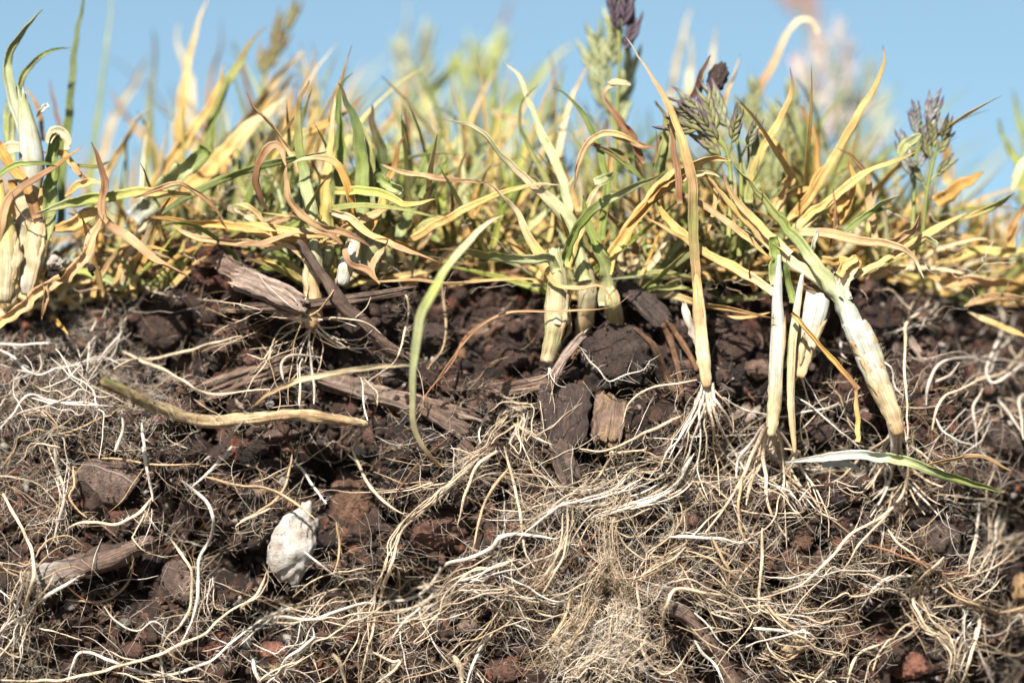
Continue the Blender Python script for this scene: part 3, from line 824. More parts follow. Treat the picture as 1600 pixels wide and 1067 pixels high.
twig('dead_straw', 'second brown strand leaning over the sparkling clod', 'straw', [(990, 512), (1020, 540), (1040, 580), (1062, 628)], [3, 5, 6, 4], PAL['brown'] * 0.6, 337, lift=0.45)
twig('dead_straw', 'thin rust strand between sparkling clod and straw stem', 'straw', [(1042, 500), (1075, 550), (1090, 580)], [3, 4, 3], PAL['brown'], 338, lift=0.15)

def bark_bits():
    global CS
    CS = CS_LO
    n = 0
    while n < 85:
        px, py = rng.uniform(0, 1600), (rng.uniform(455, 700) if rng.random() < .6 else rng.uniform(650, 1060))
        if any(((px - a) / (b2 + 10)) ** 2 + ((py - b) / (c2 + 10)) ** 2 < 1 for a, b, b2, c2 in HERO): continue
        if py < np.interp(px, EDGE_PX[:, 0], EDGE_PX[:, 1]) + 25: continue
        n += 1
        L = rng.uniform(16, 58); a = rng.normal(0, .6); dx, dy = math.cos(a) * L / 2, math.sin(a) * L / 2
        t, c = [('dark', PAL['barkdk'] * 1.1), ('brown', PAL['bark'] * .8), ('pale', PAL['barkpale'] * .8), ('rusty', PAL['brown'] * .7)][int(rng.choice(4, p=[.35, .35, .15, .15]))]
        z = zone(px, py)
        slab('bark_flake', f'small {t} bark flake {z}', 'bark', (px - dx, py - dy), (px + dx, py + dy), rng.uniform(7, 22), rng.uniform(.03, .07), c, 400 + n, lift=rng.uniform(-.02, .08), roll=rng.uniform(-.6, .6), jag=.22, group=f'small {t} bark flakes {z}')
    CS = CS_HI
bark_bits()

def litter():
    B = Batch()
    for _ in range(1900):
        px, py = rng.uniform(-20, 1620), rng.uniform(400, 1080)
        p = surf(np.array(px), np.array(py), SOIL_R, -0.02)
        if any(((px - a) / (b2 + 8)) ** 2 + ((py - b) / (c2 + 8)) ** 2 < 1 for a, b, b2, c2 in HERO): continue
        L = rng.uniform(0.06, 0.38); w = rng.uniform(0.008, 0.035)
        a = rng.uniform(-math.pi, math.pi); t = np.linspace(-.5, .5, 5)
        d = np.array([math.cos(a), rng.uniform(-.35, .35), math.sin(a)])
        path = p + t[:, None] * d * L + np.outer((t * t), rng.normal(size=3)) * L * 0.4
        V, F = tube(path, w * np.array([.4, .9, 1, .8, .3]), 4, rng.uniform(0, 3))
        r = rng.random()
        c = PAL['bark'] if r < .5 else PAL['brown'] * .6 if r < .72 else PAL['barkdk'] if r < .95 else PAL['tan'] * .6
        B.add(V, F, c * rng.uniform(.6, 1.3), np.tile(np.stack([np.arange(4) * .2, np.zeros(4)], 1), (5, 1)))
    tag(link('plant_litter', B.mesh('plant_litter'), M_WOOD), 'tiny brown splinters and plant litter scattered over the soil face', 'litter', kind='stuff')
litter()

# ------------------------------------------------------------------ roots
def minfilt(R, k):
    out = R.copy()
    for a in range(-k, k + 1):
        for b in range(-k, k + 1):
            out = np.minimum(out, np.roll(np.roll(R, a, 0), b, 1))
    return out
ROOTSURF = blur(minfilt(RAST, 2), 5)
ROOTS = []          # dicts: path, rad, col, label, prio, group
HAIRSRC = []
def crop(c, pts):
    ox, oy, s = c
    return [(ox + x / s, oy + y / s) for x, y in pts]
def root_path(ctrl_px, off, step=5.0, wig=3.0, seed=0, smooth=9, offn=0.08):
    """follows the face under the pixels and bridges the gaps"""
    ctrl_px = np.asarray(ctrl_px, float)
    L = np.linalg.norm(np.diff(ctrl_px, axis=0), axis=1).sum()
    n = int(np.clip(L / step, 8, 110))
    q = resample(ctrl_px, n)
    s = np.arange(n) * step
    q = q + wig * np.stack([n1(s / 38 + seed, 1, 2), n1(s / 38 + seed * 2.1, 2, 2)], 1)
    p = surf(q[:, 0], q[:, 1], ROOTSURF)
    y = smooth1(p[:, 1], min(smooth, n // 2 * 2 - 1)) - off + offn * n1(s / 50 + seed * .7, 3)
    return P(q[:, 0], q[:, 1], y)
def add_root(ctrl, r, col, off=0.10, label=None, wig=3.0, prio=None, taper=(0.5, 0.35), hair=True, offn=0.08, smooth=9, group=None):
    seed = rng.uniform(0, 500)
    path = root_path(ctrl, off, wig=wig, seed=seed, offn=offn, smooth=smooth)
    n = len(path); t = np.linspace(0, 1, n)
    rad = r / 100.0 * (1 + 0.16 * n1(t * n / 5 + seed, 5))
    rad = rad * np.interp(t, [0, 0.12, 0.7, 1], [taper[0], 1, 0.9, taper[1]])
    k = n1(t * n / 14 + seed, 6)
    C = np.asarray(col)[None] * (1 + 0.18 * k[:, None])
    L = np.linalg.norm(np.diff(path, axis=0), axis=1).sum()
    ROOTS.append(dict(path=path, rad=rad, col=C, label=label, prio=(1e6 if label else 0) + L * r, group=group, hair=hair))

C3 = (0, 700, 2.907); C4 = (380, 700, 2.907); C5 = (780, 700, 2.907); C6 = (1180, 700, 2.907)
CM = (380, 380, 3.138); C7 = (780, 480, 3.81); CL = (0, 380, 3.138); CR = (1280, 400, 3.334); CS6 = (1040, 350, 2.371)
W, K, T_, B_ , G_ = PAL['rwhite'], PAL['rcream'], PAL['rtan'], PAL['rbrown'], PAL['rgrey']
# single roots one can follow in the photograph
SINGLE = [
 (C3, [(650, -10), (668, 90), (680, 160), (692, 245)], 5.0, W, .5, 'thick white root hanging beside the flat stone'),
 (C3, [(690, 230), (640, 290), (580, 322), (500, 345), (420, 340), (340, 350), (280, 380)], 4.6, K, .35, 'cream root curving along the lower rim of the flat stone'),
 (C3, [(10, 205), (60, 290), (120, 400), (150, 500), (152, 600), (110, 720), (90, 850)], 5.0, K, .7, 'blurred cream root drooping past the stick at the left edge'),
 (C3, [(360, 580), (280, 630), (200, 680), (110, 760), (40, 800), (-10, 840)], 4.6, W, .6, 'white root running below the broken stick'),
 (C3, [(1050, -5), (1000, 50), (940, 120), (865, 178)], 4.6, W, .2, 'straight white root meeting another above the dark gap'),
 (C3, [(820, 150), (880, 190), (945, 255), (970, 330), (950, 410), (912, 490), (905, 590), (905, 680), (885, 770), (850, 840), (815, 895)], 4.6, W, .3, 'long S-shaped white root falling through the dark gap'),
 (C3, [(762, 388), (800, 440), (840, 495), (872, 550), (866, 640), (862, 720), (820, 800), (770, 850), (735, 915)], 4.2, K, .3, 'cream root beside the long S-shaped white root'),
 (C3, [(-10, 1056), (150, 1055), (300, 1048), (420, 1030), (560, 985), (700, 940), (820, 895), (930, 845), (1000, 780), (1080, 720), (1170, 680), (1212, 610), (1215, 560)], 4.4, K, .35, 'long tan root sweeping up from the bottom left corner to the white lump'),
 (C3, [(300, 1075), (325, 980), (355, 930), (420, 930), (500, 960), (620, 1010), (760, 1032), (880, 1002), (980, 950), (1080, 860), (1221, 755), (1330, 720)], 4.0, W, .35, 'white root looping along the bottom left'),
 (C3, [(735, 915), (735, 980), (745, 1067)], 4.0, W, .3, 'short white root dropping out of frame at the bottom left'),
 (C3, [(250, -10), (268, 100), (288, 220), (265, 330), (240, 420)], 5.0, G_, .35, 'fuzzy grey-white root left of the flat stone'),
 (C3, [(460, 45), (560, 48), (660, 66), (760, 72), (900, 70)], 3.0, T_, .3, 'thin tan root over the top of the flat stone'),
 (C3, [(930, 130), (1040, 165), (1140, 180), (1221, 195)], 3.6, T_, .2, 'blurred tan root crossing right of the flat stone'),
 (C3, [(1221, 270), (1150, 310), (1070, 360)], 3.4, K, .25, 'short cream root left of the white lump'),
 (C3, [(300, 680), (380, 695), (440, 702), (520, 670), (590, 600), (610, 520)], 3.4, T_, .3, 'tan root bowing below the broken stick'),
 (C3, [(330, 80), (335, 170), (318, 220), (360, 280), (400, 310)], 3.4, T_, .3, 'tan root hooked round the left side of the flat stone'),
 (C3, [(470, 720), (530, 790), (620, 830), (690, 790), (740, 820), (730, 860)], 2.8, G_, .25, 'thin grey root looping in the dark lower left'),
 (C4, [(1040, 75), (960, 165), (880, 230), (800, 295), (740, 350), (700, 430), (680, 500), (640, 620), (605, 740), (570, 880), (545, 1000), (535, 1075)], 5.2, K, .45, 'thick cream root falling past the red-brown clod to the bottom edge'),
 (C4, [(1230, 398), (1160, 415), (1130, 455), (1060, 485), (960, 520), (905, 545), (860, 610), (800, 660), (730, 690), (640, 705), (560, 698)], 5.2, W, .45, 'bright white kinked root right of the red-brown clod'),
 (C4, [(560, 698), (500, 710), (430, 742), (340, 768), (250, 775), (150, 770), (60, 830), (-10, 890)], 4.4, W, .4, 'white root continuing left below the white lump'),
 (C4, [(1155, 15), (1100, 50), (1060, 90), (1030, 160), (1000, 240), (975, 345)], 4.4, K, .45, 'cream root hanging in front of the red-brown clod'),
 (C4, [(1205, 95), (1160, 140), (1110, 220), (1075, 320), (1060, 390), (1035, 465)], 4.0, T_, .45, 'tan root right of the red-brown clod'),
 (C4, [(495, -10), (520, 60), (540, 130), (580, 190), (640, 245), (722, 300)], 4.6, K, .4, 'tapering cream root pointing down left of the red-brown clod'),
 (C4, [(-10, 170), (80, 180), (160, 210), (250, 265), (330, 330)], 3.6, T_, .4, 'tan root reaching over the top of the white lump'),
 (C4, [(215, 40), (270, 95), (310, 165), (380, 250)], 3.8, W, .35, 'white root ending at the crumbly brown clod'),
 (C4, [(-10, 335), (70, 290), (130, 250), (180, 190), (210, 90), (230, -10)], 3.8, T_, .3, 'tan root rising on the left of the white lump'),
 (C4, [(-10, 720), (60, 670), (95, 610), (110, 560)], 4.0, K, .3, 'cream root joining the bottom of the white lump'),
 (C4, [(425, 335), (440, 420), (430, 510), (410, 560)], 3.6, T_, .4, 'tan root down the crumbly brown clod'),
 (C4, [(280, 470), (340, 520), (410, 575), (450, 590)], 3.0, W, .35, 'thin white root leaving the right side of the white lump'),
 (C4, [(40, 960), (50, 1010), (85, 1075)], 5.0, W, .4, 'stubby white root under the tube-shaped clod'),
 (C4, [(400, 930), (440, 990), (470, 1075)], 5.2, K, .4, 'thick cream root leaving the bottom edge left of centre'),
 (C4, [(330, 850), (260, 920), (200, 960), (170, 1020), (110, 1067)], 4.6, W, .4, 'white root slanting right of the tube-shaped clod'),
 (C4, [(960, 940), (985, 1000), (990, 1075)], 8.0, K, .4, 'stout cream root bundle at the bottom edge'),
 (C4, [(1130, 830), (1080, 900), (1040, 1000), (1020, 1075)], 4.6, W, .4, 'white root splitting off at the bottom centre'),
 (C4, [(590, 930), (680, 965), (720, 960), (690, 1010), (600, 1067)], 4.0, K, .4, 'cream root curling at the bottom left of centre'),
 (C4, [(760, 640), (870, 640), (800, 730), (740, 780), (680, 860)], 3.4, W, .35, 'thin white root below the kinked white root'),
 (C5, [(25, -10), (60, 120), (90, 260), (100, 380), (125, 470), (165, 545)], 4.0, K, .4, 'cream root falling left of the pale root column'),
 (C5, [(-10, 402), (80, 392), (170, 398), (260, 408)], 4.0, W, .4, 'level white root pointing to the pale root column'),
 (C5, [(870, 40), (830, 110), (790, 180), (720, 220), (640, 250), (560, 275), (490, 295)], 6.0, W, .5, 'thick white root bundle sweeping left from the straw stem'),
 (C5, [(780, 398), (900, 402), (1010, 412), (1100, 432), (1180, 425)], 4.2, W, .4, 'level white root right of the pale root column'),
 (C5, [(740, 820), (755, 730), (790, 655), (840, 640), (950, 665), (1080, 682), (1230, 680)], 4.2, K, .45, 'cream root arching over the bent brown twig'),
 (C5, [(620, 590), (628, 700), (635, 830), (650, 920), (690, 990), (750, 1030), (820, 990), (880, 900)], 3.8, K, .45, 'cream root looping left of the bent brown twig'),
 (C5, [(880, 870), (920, 930), (980, 990), (1020, 1067)], 3.8, W, .45, 'white root in front of the bent brown twig'),
 (C5, [(600, 110), (540, 165), (480, 200), (390, 225), (300, 255), (230, 290), (180, 335)], 4.0, W, .4, 'white root fanning left under the bark flake'),
 (C5, [(1100, 130), (1090, 250), (1105, 380), (1160, 460)], 4.0, T_, .35, 'tan root hanging below the left white shoot'),
 (C5, [(960, 400), (1010, 500), (1045, 560), (1040, 620)], 3.8, T_, .3, 'tan root bending at the lower right of centre'),
 (C5, [(1195, 360), (1190, 500), (1185, 640), (1170, 760)], 4.2, K, .4, 'upright cream root under the fallen leaf'),
 (C5, [(330, 650), (290, 770), (250, 840), (205, 890)], 4.4, T_, .4, 'tan stiff root left of the root column bottom'),
 (C6, [(560, -470), (610, -300), (650, -150), (690, -20), (692, 60), (690, 140), (660, 230), (560, 318), (440, 390), (360, 480), (270, 570), (150, 645), (0, 682)], 4.4, K, .55, 'very long cream root curving from the thickest shoot to the lower centre'),
 (C6, [(675, 228), (600, 310), (530, 375), (460, 460), (420, 520), (385, 570)], 3.6, K, .45, 'cream root parallel to the very long curving root'),
 (C6, [(490, 448), (560, 455), (650, 482), (730, 510), (800, 550)], 3.2, B_ * 1.6, .45, 'rust-brown root right of the long curving root'),
 (C6, [(640, 490), (760, 520), (850, 565), (970, 558)], 3.0, B_ * 1.6, .42, 'second rust-brown root below the dark rough clod'),
 (C6, [(600, 370), (650, 430), (720, 480), (790, 545)], 3.8, K, .45, 'cream root slanting to the dark rough clod'),
 (C6, [(860, 490), (800, 545), (730, 610), (690, 660), (660, 720)], 4.0, K, .4, 'cream root under the dark rough clod'),
 (C6, [(705, 580), (610, 590), (540, 640), (470, 735)], 3.8, W, .4, 'white root fanning left at the lower right'),
 (C6, [(715, 640), (720, 710), (770, 800), (830, 860), (890, 930), (880, 1030)], 3.8, K, .4, 'cream root curving down to the rusty crumb'),
 (C6, [(1230, 720), (1110, 742), (1000, 715), (900, 665), (820, 610)], 4.4, T_, .4, 'tan root entering from the right edge'),
 (C6, [(1010, 735), (1022, 790), (1000, 880), (970, 980), (940, 1075)], 5.0, K, .35, 'thick cream root at the bottom right'),
 (C6, [(1020, 250), (1010, 330), (1000, 420), (965, 530)], 3.6, G_, .3, 'blurred root right of the dark rough clod'),
 (C6, [(1110, 260), (1090, 350), (1085, 430), (1040, 520), (1000, 590)], 3.6, G_, .3, 'second blurred root right of the dark rough clod'),
 (C6, [(-10, 810), (80, 820), (160, 828), (250, 842)], 4.4, W, .4, 'level white root above the tan wood chip'),
 (C6, [(45, 700), (110, 770), (180, 820)], 4.0, T_, .42, 'tan root slanting to the tan wood chip'),
 (C6, [(560, 890), (480, 920), (440, 980), (420, 1067)], 4.2, K, .4, 'cream root at the bottom right left of the rusty crumb'),
 (C6, [(360, 930), (310, 1010), (270, 1067)], 3.6, K, .4, 'short cream root near the grey pebble'),
 (C6, [(1000, 880), (1040, 980), (1080, 1067)], 3.6, G_, .3, 'grey root at the bottom right corner'),
 (CM, [(740, 25), (750, 100), (765, 185), (800, 265), (812, 350), (795, 440), (775, 520), (740, 590), (670, 640), (590, 690)], 2.6, K, .55, 'thin cream root hanging between left tiller and foreground leaf'),
 (CM, [(1320, 330), (1200, 380), (1120, 430), (1065, 490), (1030, 580), (940, 690), (890, 760), (860, 830)], 3.6, B_ * 1.5, .5, 'brown root strand looping behind the foreground leaf'),
 (CM, [(955, 40), (970, 200), (985, 330), (990, 430), (970, 530), (900, 625)], 3.6, T_ * .75, .4, 'brown dangling strand behind the foreground leaf'),
 (CM, [(190, 670), (185, 590), (220, 550), (300, 545), (380, 560)], 4.0, G_, .5, 'blurred root arch above the tan straw'),
 (CM, [(275, 790), (278, 680), (275, 600), (290, 560)], 3.6, G_, .4, 'upright grey root under the left tiller'),
 (CM, [(345, 790), (340, 680), (330, 570), (320, 480)], 3.6, G_, .4, 'second upright grey root under the left tiller'),
 (CM, [(660, 800), (655, 740), (620, 705), (585, 660)], 2.6, K, .5, 'thin root over the pale wood splinter'),
 (CM, [(610, 870), (590, 770), (585, 700), (575, 660)], 2.4, W, .5, 'thin white upright root over the pale wood splinter'),
 (C7, [(475, 235), (520, 300), (600, 370), (640, 430), (680, 440), (760, 400), (850, 370), (890, 320)], 2.0, W, .62, 'thin white root lying across the sparkling clod'),
 (C7, [(1180, 430), (1050, 460), (920, 480), (820, 530), (760, 600), (730, 690)], 2.6, K, .6, 'thin cream root from the straw stem over the wood chip'),
 (C7, [(80, 690), (160, 740), (240, 790), (320, 820)], 3.4, K, .3, 'cream root crossing the bark flake'),
 (C7, [(1080, 650), (960, 710), (860, 750), (780, 790), (700, 830), (600, 855), (480, 845)], 4.0, K, .4, 'cream root running level under the wood chip'),
 (C7, [(700, 850), (640, 920), (600, 1000), (560, 1050), (480, 1080)], 4.0, K, .4, 'cream root branching down right of the bark flake'),
 (CL, [(475, 375), (440, 450), (430, 530), (432, 640)], 3.4, G_, .35, 'grey root hanging at the upper left of the face'),
 (CL, [(560, 615), (640, 575), (730, 570), (800, 560), (900, 530), (1020, 495), (1180, 460)], 3.8, K, .35, 'cream root running right from the upper left hollow'),
 (CL, [(600, 530), (700, 580), (800, 620), (880, 670), (960, 720), (1060, 742), (1180, 730), (1318, 715)], 4.0, K, .5, 'cream root swooping above the tan straw'),
 (CL, [(720, 215), (690, 280), (620, 370), (590, 440), (520, 530), (440, 640)], 3.6, G_, .45, 'slanting grey root across the round upper-left clod'),
 (CL, [(640, 10), (590, 90), (550, 150), (560, 220), (610, 300), (615, 370), (560, 420)], 2.4, K, .6, 'twisted cream fibre hanging from the left mat'),
 (CL, [(635, 10), (600, 110), (560, 230), (530, 310), (500, 370)], 2.2, K, .62, 'second twisted cream fibre hanging from the left mat'),
 (CL, [(600, 190), (700, 210), (760, 240), (820, 260)], 3.0, K, .4, 'cream fibre on the soil below the left mat'),
 (CL, [(-10, 500), (100, 495), (220, 490), (320, 495)], 3.0, W, .4, 'level white root at the upper left edge'),
 (CL, [(-10, 520), (60, 560), (120, 620), (200, 640), (300, 615), (400, 600)], 3.0, W, .45, 'white root sagging at the upper left edge'),
 (CL, [(0, 910), (70, 840), (110, 770), (160, 740), (260, 780), (400, 800), (560, 795)], 3.6, W, .5, 'white root along the dark level twig'),
 (CL, [(1000, 1067), (1080, 1000), (1160, 920), (1200, 870)], 4.0, G_, .5, 'grey root left under the tan straw'),
 (CL, [(690, 880), (700, 980), (720, 1067)], 4.0, W, .4, 'white root hanging under the mossy straw end'),
 (CL, [(560, 1020), (600, 920), (600, 820)], 4.6, G_, .55, 'blurred short root hanging under the mossy straw end'),
 (CR, [(575, 220), (540, 280), (460, 345), (455, 430), (450, 560), (458, 700), (465, 850), (465, 1000)], 3.4, K, .5, 'long vertical cream root right of the thickest shoot'),
 (CR, [(335, 408), (420, 385), (500, 365), (570, 350), (620, 290)], 3.4, W, .45, 'white root reaching left in the right hollow'),
 (CR, [(560, 770), (570, 660), (600, 590), (660, 545), (760, 535), (860, 525), (910, 490)], 4.6, G_, .3, 'arched cream root in the right hollow'),
 (CR, [(600, 660), (680, 620), (730, 560)], 4.0, G_ * .8, .1, 'dim root inside the right hollow'),
 (CR, [(590, 900), (610, 800), (660, 720), (740, 690), (850, 640), (960, 600), (1067, 480)], 3.6, K, .4, 'cream root rising to the right edge'),
 (CR, [(1067, 560), (1000, 620), (900, 660), (870, 600), (900, 520), (940, 420), (960, 320), (930, 240)], 3.4, W, .45, 'wavy white root at the upper right edge'),
 (CR, [(610, 850), (640, 920), (720, 965), (800, 985), (870, 1040)], 3.6, W, .4, 'white root above the fallen green leaf'),
 (CR, [(1067, 720), (1040, 750), (1055, 850), (1060, 950)], 5.0, G_, .4, 'blurred root at the right edge'),
 (CR, [(930, 750), (1000, 830), (1067, 930)], 4.0, G_, .3, 'grey root slanting at the right edge'),
 (CR, [(820, 980), (810, 880), (800, 780), (850, 690)], 4.0, G_, .3, 'upright blurred root in the right hollow'),
 (CR, [(115, 450), (120, 500), (150, 530)], 2.6, W, .4, 'small white hooked root left of the thickest shoot'),
 (CR, [(330, 550), (385, 590), (400, 680), (440, 730)], 2.6, W, .5, 'thin white root beside the thickest shoot'),
 (CS6, [(480, 640), (560, 690), (640, 760), (700, 810)], 2.2, W, .45, 'thin white root crossing between white shoots'),
 (CS6, [(210, 640), (300, 690), (420, 710), (560, 690), (640, 670)], 2.4, W, .4, 'thin root crossing behind the left white shoot'),
]
for c, pts, r, col, off, lab in SINGLE:
    add_root(crop(c, pts), r * 0.62, col * rng.uniform(.9, 1.08), off * 0.55, lab, wig=2.0)

def on_hero(q, prob):
    q = np.asarray(q)
    for a, b, c, d in HERO:
        if (((q[:, 0] - a) / c) ** 2 + ((q[:, 1] - b) / d) ** 2 < 1).any(): return rng.random() < prob
    return False
def bundle(pts, n, spread, r, cols, off, wig=5.0, part=0.55, name=None):
    pts = resample(np.asarray(pts, float), 14)
    spread = spread * (1.15 if name else 1.7)
    for _ in range(int(n * (1.0 if name else .5))):
        a = rng.uniform(0, 1 - part) if rng.random() < .6 else 0.0
        b = min(1.0, a + rng.uniform(part, 1.0))
        i0, i1 = int(a * 13), max(int(b * 13), int(a * 13) + 3)
        q = pts[i0:i1 + 1].copy()
        d = norm(np.gradient(q, axis=0)); nn = np.stack([-d[:, 1], d[:, 0]], 1)
        t = np.linspace(0, 1, len(q))
        s0, s1 = rng.normal(0, spread), rng.normal(0, spread)
        q = q + nn * (s0 * (1 - t) + s1 * t)[:, None]
        # the ends splay out of the bundle
        if rng.random() < .5:
            q[-1] += rng.normal(0, spread * 2.0, 2)
        if on_hero(q, .7): continue
        c = cols[int(rng.integers(len(cols)))] * rng.uniform(.8, 1.1)
        add_root(q, rng.uniform(*r) * (.5 if name else .66), c, rng.uniform(*off), wig=wig, group=name)
WK = [W, K, K]; KT = [K, K, T_]; ALL = [W, K, K, T_, G_]
bundle(crop(C5, [(560, 230), (500, 330), (490, 430), (500, 540), (540, 640), (575, 740), (590, 860)]), 34, 7, (1.0, 2.2), KT, (.14, .34), 3, .5, 'pale root column')
bundle(crop(C5, [(520, 540), (440, 630), (400, 740), (330, 850), (240, 960), (180, 1060)]), 30, 10, (1.0, 2.2), KT, (.12, .34), 4, .5, 'pale root column')
bundle(crop(C5, [(590, 700), (560, 850), (500, 960), (430, 1067)]), 46, 24, (0.9, 2.1), WK, (.15, .4), 7, .4, 'pale root column')
bundle(crop(C5, [(250, 1067), (400, 960), (560, 900), (640, 1000)]), 42, 28, (0.8, 2.0), WK, (.15, .42), 10, .4, 'pale root column')
bundle(crop(C5, [(880, 30), (800, 170), (640, 250), (480, 300), (360, 360)]), 20, 7, (1.4, 2.6), WK, (.14, .32), 3, .6)
bundle(crop(C5, [(610, 100), (480, 200), (300, 250), (160, 340), (60, 420)]), 22, 11, (1.3, 2.5), WK, (.12, .3), 4, .5)
bundle(crop(C5, [(320, 260), (300, 400), (230, 560), (130, 660), (0, 700)]), 16, 8, (1.2, 2.4), KT, (.1, .28), 4, .5)
bundle(crop(C5, [(830, 430), (720, 520), (600, 600), (540, 660)]), 20, 9, (1.2, 2.4), KT, (.15, .35), 4, .5)
bundle(crop(C5, [(0, 650), (150, 700), (260, 720), (420, 700), (540, 730)]), 16, 10, (1.1, 2.2), WK, (.1, .28), 5, .5)
bundle(crop(C5, [(820, 500), (950, 570), (1060, 640), (1221, 780)]), 14, 13, (1.1, 2.4), KT, (.1, .3), 6, .5)
bundle(crop(C5, [(880, 740), (1000, 770), (1100, 790), (1221, 850)]), 16, 16, (1.2, 2.6), WK, (.1, .3), 6, .5)
bundle(crop(C5, [(740, 240), (790, 330), (770, 400), (640, 470)]), 14, 7, (1.2, 2.4), WK, (.12, .3), 3, .5)
bundle(crop(C4, [(1120, 0), (960, 160), (740, 350), (680, 490), (620, 680), (560, 900), (540, 1067)]), 20, 6, (1.5, 2.8), KT, (.14, .32), 4, .5)
bundle(crop(C4, [(1221, 440), (960, 540), (740, 690), (430, 740), (200, 780), (0, 900)]), 18, 14, (1.3, 2.6), WK, (.12, .3), 5, .4)
bundle(crop(C4, [(560, 540), (430, 590), (330, 680), (250, 770), (120, 800)]), 12, 9, (1.2, 2.2), WK, (.1, .25), 4, .5)
bundle(crop(C4, [(1221, 640), (1050, 620), (980, 640), (860, 740), (700, 830)]), 16, 11, (1.2, 2.2), WK, (.12, .3), 5, .4)
bundle(crop(C4, [(1221, 720), (1090, 860), (980, 920), (860, 1060)]), 18, 16, (1.2, 2.4), KT, (.1, .3), 6, .4)
bundle(crop(C4, [(340, 800), (290, 900), (180, 980), (60, 1060)]), 12, 11, (1.2, 2.6), WK, (.1, .3), 5, .5)
bundle(crop(C4, [(1150, 20), (1000, 60), (880, 130), (760, 210), (640, 250)]), 12, 10, (1.2, 2.2), KT, (.1, .25), 4, .4)
bundle(crop(C3, [(240, -80), (270, 60), (280, 220), (250, 400), (280, 480)]), 16, 9, (1.2, 2.4), [W, G_, K], (.1, .3), 5, .5)
bundle(crop(C3, [(700, 250), (660, 330), (600, 420)]), 6, 5, (1.2, 2.2), WK, (.12, .3), 3, .6)
bundle(crop(C3, [(130, 560), (100, 780), (40, 940), (0, 1040)]), 20, 12, (1.4, 2.8), [W, K, G_], (.15, .5), 6, .4)
bundle(crop(C3, [(0, 500), (130, 560), (260, 480), (300, 500)]), 10, 10, (1.3, 2.4), [T_, K], (.1, .3), 5, .5)
bundle(crop(C3, [(480, 960), (640, 1020), (800, 1060), (960, 1067)]), 10, 10, (1.2, 2.2), WK, (.1, .3), 4, .5)
bundle(crop(C3, [(900, 480), (950, 600), (930, 720), (960, 830)]), 8, 7, (0.9, 1.8), WK, (.1, .3), 4, .5)
bundle(crop(C6, [(720, 560), (700, 680), (760, 800), (870, 890), (900, 1060)]), 20, 9, (1.3, 2.6), KT, (.12, .3), 4, .5)
bundle(crop(C6, [(720, 590), (600, 600), (480, 560), (380, 520), (260, 440)]), 18, 14, (1.0, 2.2), WK, (.1, .28), 6, .4)
bundle(crop(C6, [(700, 640), (580, 650), (480, 730), (300, 740), (200, 690)]), 14, 12, (1.0, 2.2), WK, (.1, .28), 6, .4)
bundle(crop(C6, [(820, 620), (950, 690), (1100, 720), (1221, 690)]), 16, 12, (1.2, 2.6), [T_, K, G_], (.1, .28), 5, .4)
bundle(crop(C6, [(1000, 740), (960, 900), (940, 1060)]), 14, 9, (1.3, 2.6), WK, (.1, .28), 4, .5)
bundle(crop(C6, [(1120, 240), (1100, 400), (1020, 540), (940, 610)]), 14, 16, (1.2, 2.4), [G_, K], (.05, .25), 6, .4)
bundle(crop(C6, [(0, 180), (140, 200), (250, 260), (380, 290)]), 16, 13, (1.2, 2.4), WK, (.1, .28), 5, .4)
bundle(crop(C6, [(0, 760), (120, 800), (300, 850), (450, 830)]), 10, 16, (1.0, 2.2), WK, (.1, .28), 6, .4)
bundle(crop(C6, [(0, 990), (120, 1030), (300, 1050), (520, 1040)]), 18, 14, (1.2, 2.6), KT, (.1, .3), 6, .4)
bundle(crop(C6, [(560, 1067), (560, 960), (600, 880), (660, 850)]), 10, 10, (1.2, 2.4), KT, (.1, .28), 5, .4)
bundle(crop(CR, [(960, 300), (940, 420), (880, 600), (760, 690), (640, 740), (590, 880)]), 18, 14, (1.1, 2.4), [W, K, G_], (.05, .3), 7, .35)
bundle(crop(CR, [(480, 340), (540, 280), (640, 230), (760, 240), (800, 140)]), 14, 12, (0.9, 2.0), [G_, K], (.05, .3), 7, .4)
bundle(crop(CR, [(1067, 480), (960, 470), (820, 440), (700, 330)]), 10, 16, (1.2, 2.4), [G_, K], (.0, .25), 7, .4)
bundle(crop(CR, [(700, 1000), (760, 920), (860, 720), (960, 700), (1067, 760)]), 14, 18, (1.2, 2.6), [G_, K], (.0, .3), 7, .4)
bundle(crop(CL, [(880, 520), (1000, 470), (1120, 440), (1318, 400)]), 12, 10, (1.0, 2.2), KT, (.1, .3), 4, .5)
bundle(crop(CL, [(240, 600), (330, 640), (450, 690), (520, 760), (600, 800)]), 12, 16, (1.2, 2.4), [W, G_], (.15, .4), 6, .5)
bundle(crop(CL, [(30, 1067), (130, 920), (300, 900), (420, 1000)]), 16, 22, (1.2, 2.4), [G_, K, T_], (.1, .35), 8, .4)
bundle(crop(CL, [(60, 540), (180, 600), (120, 700), (0, 780)]), 12, 18, (1.0, 2.0), [W, G_], (.1, .35), 6, .4)
bundle(crop(CL, [(740, 300), (620, 380), (480, 520), (380, 700)]), 10, 14, (1.0, 2.0), [G_, W], (.15, .4), 5, .4)
bundle(crop(C7, [(1220, 520), (1150, 720), (1040, 920), (960, 1080)]), 7, 9, (1.3, 2.6), WK, (.14, .32), 5, .5)
bundle(crop(C7, [(1000, 900), (900, 960), (760, 960), (640, 1060)]), 14, 12, (1.2, 2.4), KT, (.1, .3), 5, .4)
bundle(crop(C7, [(0, 700), (120, 640), (60, 820), (220, 880), (320, 900)]), 12, 12, (1.1, 2.2), WK, (.1, .3), 5, .4)
bundle(crop(C7, [(0, 560), (120, 600), (280, 560)]), 8, 10, (0.8, 1.6), KT, (.08, .25), 5, .4)
